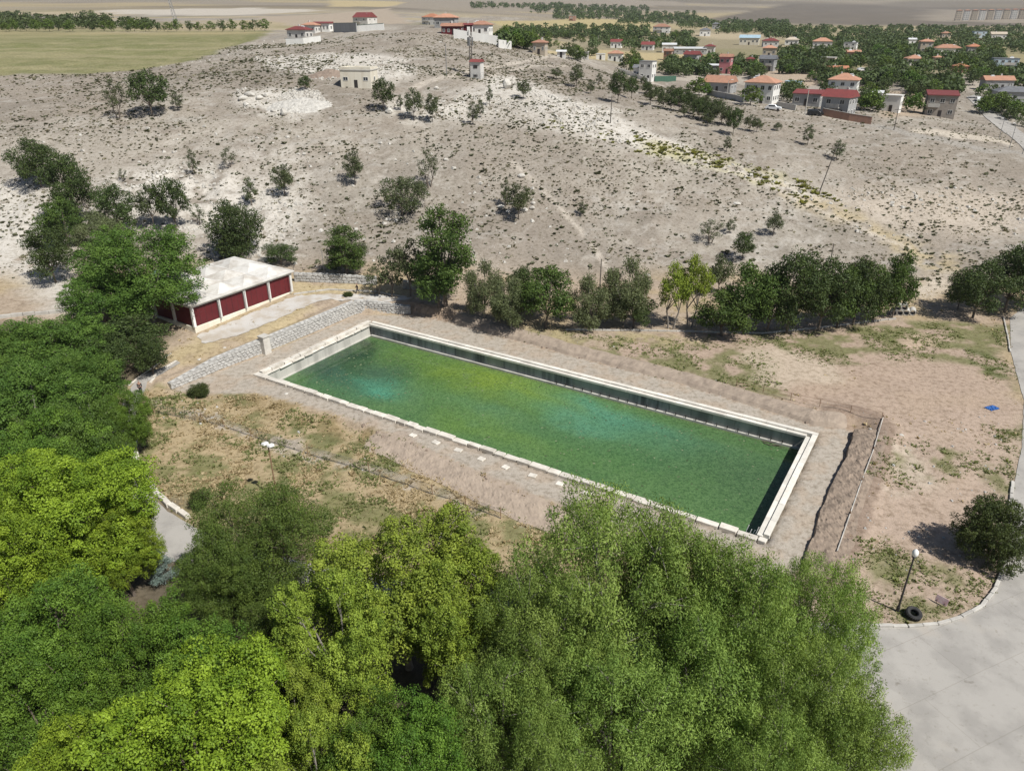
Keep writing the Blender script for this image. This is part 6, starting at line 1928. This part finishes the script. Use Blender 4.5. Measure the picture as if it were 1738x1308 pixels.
# ------------------------------------------------------------------ kerbs
def kerb(path, wid, hgt, L, mat, label, jit=.03):
    root = empty('kerb', path[0], 0, label, 'kerb')
    o0 = Vector(path[0])
    for a, b in zip(path, path[1:]):
        a, b = Vector(a), Vector(b)
        d = b - a; n = max(1, round(d.length / L))
        ang = math.atan2(d.y, d.x)
        for j in range(n):
            p = a.lerp(b, (j + .5) / n)
            p.z = float(ground_z(p.x, p.y))
            l_ = d.length / n * .97
            link('kerb_stone', KM[(wid, hgt, mat)], root, p - o0 + Vector((random.uniform(-jit, jit), random.uniform(-jit, jit), 0)), (0, random.uniform(-.02, .02), ang + random.uniform(-jit, jit)), (l_, 1, random.uniform(.9, 1.1)))
class _K(dict):
    def __missing__(s, k):
        w, h, m = k
        s[k] = MB().box(-.5, .5, -w / 2, w / 2, -.25, h).mesh('kerb_stone', M[m], .025)
        return s[k]
KM = _K()
kerb(KERB_R, .28, .22, 1.1, 'conc', 'curved pale kerb round the bare ground corner at right')
kerb([hit(*q) for q in ((230, 735), (229, 765), (232, 790), (243, 808), (252, 820), (265, 838), (290, 860), (320, 880))], .5, .42, 1.3, 'coping', 'broad white kerb curving beside the path at left', .06)
kerb([hit(*q) for q in ((850, 999), (890, 1003), (960, 1010))], .28, .25, 1.1, 'coping', 'white kerb showing in the gap between the foreground trees')
kerb([hit(*q) for q in ((255, 650), (268, 632), (300, 612))], .28, .12, 1.2, 'coping', 'pale kerb where the path turns up to the terrace')
kerb([hit(*q) for q in ((218, 655), (250, 630), (290, 600))], .25, .12, 1.2, 'coping', 'pale kerb on the shady side of the path below the hall')
kerb([hit(*q) for q in ((960, 560), (1100, 562), (1290, 566), (1380, 558), (1480, 546), (1520, 542))], .22, .22, 1.4, 'conc', 'thin pale kerb along the foot of the tree row behind the pool')
kerb([hit(*q) for q in ((498, 500), (560, 492), (640, 496), (690, 505))], .25, .22, 1.2, 'conc', 'pale kerb along the path behind the stone wall')
kerb([hit(*q) for q in ((1703, 540), (1710, 570), (1714, 598))], .2, .2, 1.1, 'conc', 'short pale kerb beside the road at the right tree clump')
kerb([hit(*q) for q in ((0, 540), (60, 534), (130, 528))], .4, .5, 1.6, 'conc', 'pale low wall at the left edge above the wood')
# pale pipe rail on top of the dug bank
rail = [hit(*q) for q in ((1498, 711), (1482, 765), (1462, 818), (1442, 875), (1420, 938))]
root = empty('low_rail', rail[0], 0, 'thin pale rail along the top of the dug bank right of the pool', 'rail')
for k, (a, b) in enumerate(zip(rail, rail[1:])):
    n = 4
    for j in range(n):
        p, q = a.lerp(b, j / n), a.lerp(b, (j + 1) / n)
        p.z, q.z = float(ground_z(p.x, p.y)) + .22, float(ground_z(q.x, q.y)) + .22
        MB().tube(p - rail[0], q - rail[0], .055, n=6).build('rail_pipe', M['conc'], root)
        if j == 0: MB().tube(p - rail[0] - Vector((0, 0, .5)), p - rail[0] + Vector((0, 0, .3)), .06, n=6).build('post', M['rust'], root)
post_rail([hit(*q) for q in ((1496, 713), (1449, 702), (1391, 690), (1336, 678), (1250, 655))], 1.0, 'thin wire fence with rusty posts on top of the far bank', 6, 'wire_fence', 'rust', 2, .035)

# chain link fence of the meadow
fp = [hit(*q) for q in ((262, 700), (343, 715), (382, 725), (427, 741), (522, 771), (627, 801), (734, 839), (791, 858), (850, 880))]
root = empty('chain_link_fence', fp[0], 0, 'sagging grey chain link fence crossing the dry meadow', 'fence')
o0 = fp[0]
pm = MB().tube((0, 0, -.3), (0, 0, 1.25), .04, n=6).mesh('post', M['rust'])
for p in fp: link('post', pm, root, p - o0, (random.uniform(-.12, .12), random.uniform(-.12, .12), 0))
wm_ = MB()
for a, b in zip(fp, fp[1:]):
    d = (b - a); L = d.length; d.normalize()
    n = int(L / .17)
    for j in range(n):
        for s in (0, 1):
            x0_, x1_ = j * .17, min(L, j * .17 + 1.05)
            z0_, z1_ = (.02, .02 + (x1_ - x0_)) if s == 0 else (.02 + (x1_ - x0_), .02)
            wm_.tube(a - o0 + d * x0_ + Vector((0, 0, z0_)), a - o0 + d * x1_ + Vector((0, 0, z1_)), .006, n=3, cap=False)
    for z_ in (.05, 1.08): wm_.tube(a - o0 + Vector((0, 0, z_)), b - o0 + Vector((0, 0, z_)), .012, n=4, cap=False)
o = wm_.build('wire_mesh', M['metal'], root); o['kind'] = 'stuff'

# ------------------------------------------------------------------ lamps, tyre, sign, pipes, sheet
lp = hit(471, 848)
t_ = at_y(461, 757, lp.y)
lamp = empty('street_lamp', lp, R(-28), 'rust coloured lamp post with two white floodlights above the dark olive tree', 'lamp')
hz = t_.z - lp.z
MB().tube((0, 0, -.4), (0, 0, hz), .075, .055, 8).build('shaft', M['rust'], lamp)
MB().tube((-.55, 0, hz), (.55, 0, hz), .04, n=6).build('crossarm', M['darkmetal'], lamp)
for s in (-1, 1):
    h_ = MB().add([(-.24, -.34, -.10), (.24, -.34, -.10), (.24, .30, -.10), (-.24, .30, -.10), (-.18, -.30, .12), (.18, -.30, .12), (.16, .26, .16), (-.16, .26, .16)], [(3, 2, 1, 0), (4, 5, 6, 7), (0, 1, 5, 4), (1, 2, 6, 5), (2, 3, 7, 6), (3, 0, 4, 7)]).build('lamp_head', M['globe'], lamp, .03, loc=(s * .36, 0, hz + .18), rot=(R(-14), 0, 0))
lp = hit(1523, 1037)
t_ = at_y(1555, 946, lp.y)
lamp = empty('street_lamp', lp, R(10), 'black lamp post with one white lantern on the grassy corner at right', 'lamp')
hz = t_.z - lp.z
MB().tube((0, 0, -.3), (0, 0, .5), .13, n=10).build('base', M['darkmetal'], lamp)
MB().tube((0, 0, .5), (0, 0, hz), .085, .06, 8).build('shaft', M['darkmetal'], lamp)
MB().lathe([(.05, 0), (.17, .05), (.17, .1), (.05, .12)], 10, (0, 0, hz)).build('collar', M['darkmetal'], lamp)
MB().lathe([(.10, .12), (.21, .28), (.24, .45), (.18, .66), (.06, .78), (.001, .8)], 12, (0, 0, hz)).build('lantern', M['globe'], lamp, smooth=True)
# tyre
tp = hit(1549, 1046)
tyre = empty('tyre', tp + Vector((0, 0, .30)), .5, 'big black tyre lying on the ground beside the black lamp post', 'tyre')
tyre.scale = (.82, .82, .82)
tyre.rotation_euler = (R(14), R(-8), .5)
prof = [(.36, -.20), (.42, -.27), (.62, -.29), (.70, -.22), (.72, 0), (.70, .22), (.62, .29), (.42, .27), (.36, .20), (.40, .15), (.58, .16), (.60, 0), (.58, -.16), (.40, -.15), (.36, -.20)]
MB().lathe(prof, 28).build('tyre_body', M['rubber'], tyre)
lug = MB().box(-.05, .05, -.012, .03, -.2, .2).mesh('tread_lug', M['rubber'])
for k in range(24):
    a = 2 * math.pi * k / 24
    link('tread_lug', lug, tyre, (.715 * math.cos(a), .715 * math.sin(a), 0), (0, 0, a - math.pi / 2))
# sign
sp_ = hit(1595, 1027)
sg = empty('sign_board', sp_, R(-50), 'small faded pink sign board tilted on two short legs near the tyre', 'sign')
for s in (-.3, .3): MB().tube((s, 0, -.2), (s, .05, .4), .025, n=5).build('leg', M['rust'], sg)
MB().box(-.45, .45, -.02, .02, 0, .6).build('panel', M['signpink'], sg, .01, loc=(0, .02, .18), rot=(R(-18), 0, 0))
# pipes
pipe = MB().lathe([(.36, 0), (.48, 0), (.48, 1.6), (.36, 1.6), (.36, 0)], 16).mesh('concrete_pipe', M['conc'])
pp = hit(1516, 536)
px0 = Vector((1, .05, 0)).normalized()
for row, n, z_ in ((0, 4, .48), (1, 2, 1.32)):
    for k in range(n):
        c = pp + px0 * (k * 1.0 + row * .5) + Vector((0, 0, z_ - .05))
        o = link('concrete_pipe', pipe, None, c, (R(-90), 0, R(-25)))
        tag(o, (('leftmost', 'second', 'third', 'rightmost')[k] + ' grey concrete pipe in the bottom row of the pipe stack') if row == 0 else (('left', 'right')[k] + ' grey concrete pipe on top of the pipe stack'), 'pipe', 'stacked concrete pipes')
# blue sheet
bs = hit(1684, 693)
bm = bmesh.new(); bmesh.ops.create_grid(bm, x_segments=10, y_segments=8, size=.5)
for v in bm.verts:
    v.co.x *= 1.5; v.co.z = .05 + .28 * abs(random.gauss(0, .6)) * (1 - min(1, v.co.length))
    v.co.x += random.uniform(-.06, .06); v.co.y += random.uniform(-.06, .06)
me = bpy.data.meshes.new('blue_sheet'); bm.to_mesh(me); bm.free(); me.materials.append(M['bluepl'])
tag(link('blue_sheet', me, None, bs, (0, 0, .4)), 'crumpled blue plastic sheet on the bare ground near the right edge', 'plastic sheet')
# shrubs in the meadow
small('bush', 338, 672, 20, 40, 'small dark bush at the near end of the sloping rubble wall', name='shrub', cat='shrub')
small('bush', 338, 862, 32, 30, 'small dark bush alone in the dry meadow', name='shrub', cat='shrub')
small('bush', 378, 500, 16, 24, 'little bush beside the hall corner', name='shrub', cat='shrub') if False else None
small('bush', 590, 502, 8, 18, 'little green shrub on the terrace edge behind the wall', name='shrub', cat='shrub')

# ------------------------------------------------------------------ people
def person(p, rz, pose, label, top, bottom):
    root = empty('person', p, rz, label, 'person')
    def skin(name, chains, mat, sub=1):
        V, E, Rr = [], [], []
        for pts in chains:
            prev = None
            for q in pts:
                co, r = Vector(q[:3]), q[3]
                i = next((j for j, v in enumerate(V) if (v - co).length < 1e-4), None)
                if i is None:
                    V.append(co); Rr.append(r); i = len(V) - 1
                if prev is not None: E.append((prev, i))
                prev = i
        me = bpy.data.meshes.new(name)
        me.from_pydata(V, E, [])
        o = link(name, me, root)
        me.materials.append(M[mat])
        m = o.modifiers.new('skin', 'SKIN')
        for i, r in enumerate(Rr): me.skin_vertices[0].data[i].radius = (r, r)
        me.skin_vertices[0].data[0].use_root = True
        s = o.modifiers.new('sub', 'SUBSURF'); s.levels = s.render_levels = sub
        return o
    st = pose
    hip, sh = (0, 0, .95), (0, -.03, 1.42)
    legs = [[(*hip, .12), (s * .09, 0, .88, .095), (s * .10, -st * s - .03, .49, .065), (s * .10, -st * s * 1.5 + (.06 if s * st > 0 else .10), .08, .042), (s * .11, -st * s * 1.5 - .10, .04, .04)] for s in (-1, 1)]
    arms = [[(*sh, .13), (s * .19, -.02, 1.42, .065), (s * .23, st * s * .8, 1.14, .047), (s * .22, st * s * 1.1 - .10, .90, .035), (s * .215, st * s * 1.1 - .14, .82, .032)] for s in (-1, 1)]
    spine = [[(*hip, .12), (0, 0, 1.15, .125), (*sh, .13), (0, -.03, 1.53, .055), (0, -.04, 1.60, .085), (0, -.045, 1.70, .088), (0, -.035, 1.76, .05)]]
    skin('body', spine + legs + arms, 'skin')
    skin('shirt', [[(0, 0, .98, .14), (0, 0, 1.15, .145), (*sh, .15)]] + [[(*sh, .15), (s * .19, -.02, 1.42, .078), (s * .23, st * s * .8, 1.14, .058), (s * .22, st * s * 1.1 - .08, .94, .047)] for s in (-1, 1)], top)
    skin('trousers', [[(*hip, .14), (s * .09, 0, .88, .11), (s * .10, -st * s - .03, .49, .08), (s * .10, -st * s * 1.5 + (.06 if s * st > 0 else .10), .10, .06)] for s in (-1, 1)], bottom)
    skin('hair', [[(0, -.01, 1.70, .088), (0, -.02, 1.755, .07)]], 'cloth')
person(hit(607, 498), R(-70), .16, 'person in dark clothes walking along the terrace path behind the stone wall', 'cloth', 'cloth2')
person(hit(240, 668), R(20), .04, 'person in black standing at the bend of the path by the wood', 'cloth', 'cloth')

# ------------------------------------------------------------------ the summer haze over the plain
hm = bpy.data.materials.new('haze')
hm.use_nodes = True
nt = hm.node_tree
nt.nodes.remove(nt.nodes['Principled BSDF'])
pv = nt.nodes.new('ShaderNodeVolumePrincipled')
pv.inputs['Color'].default_value = (.86, .91, 1.0, 1)
pv.inputs['Density'].default_value = HAZE
pv.inputs['Anisotropy'].default_value = .2
nt.links.new(pv.outputs[0], nt.nodes['Material Output'].inputs['Volume'])
zt = max(float(GZ.max()), CAM_H) + 12
tag(MB().box(-5300, 5300, -60, 6400, float(GZ.min()) - 1, zt).build('haze', hm), kind='stuff')
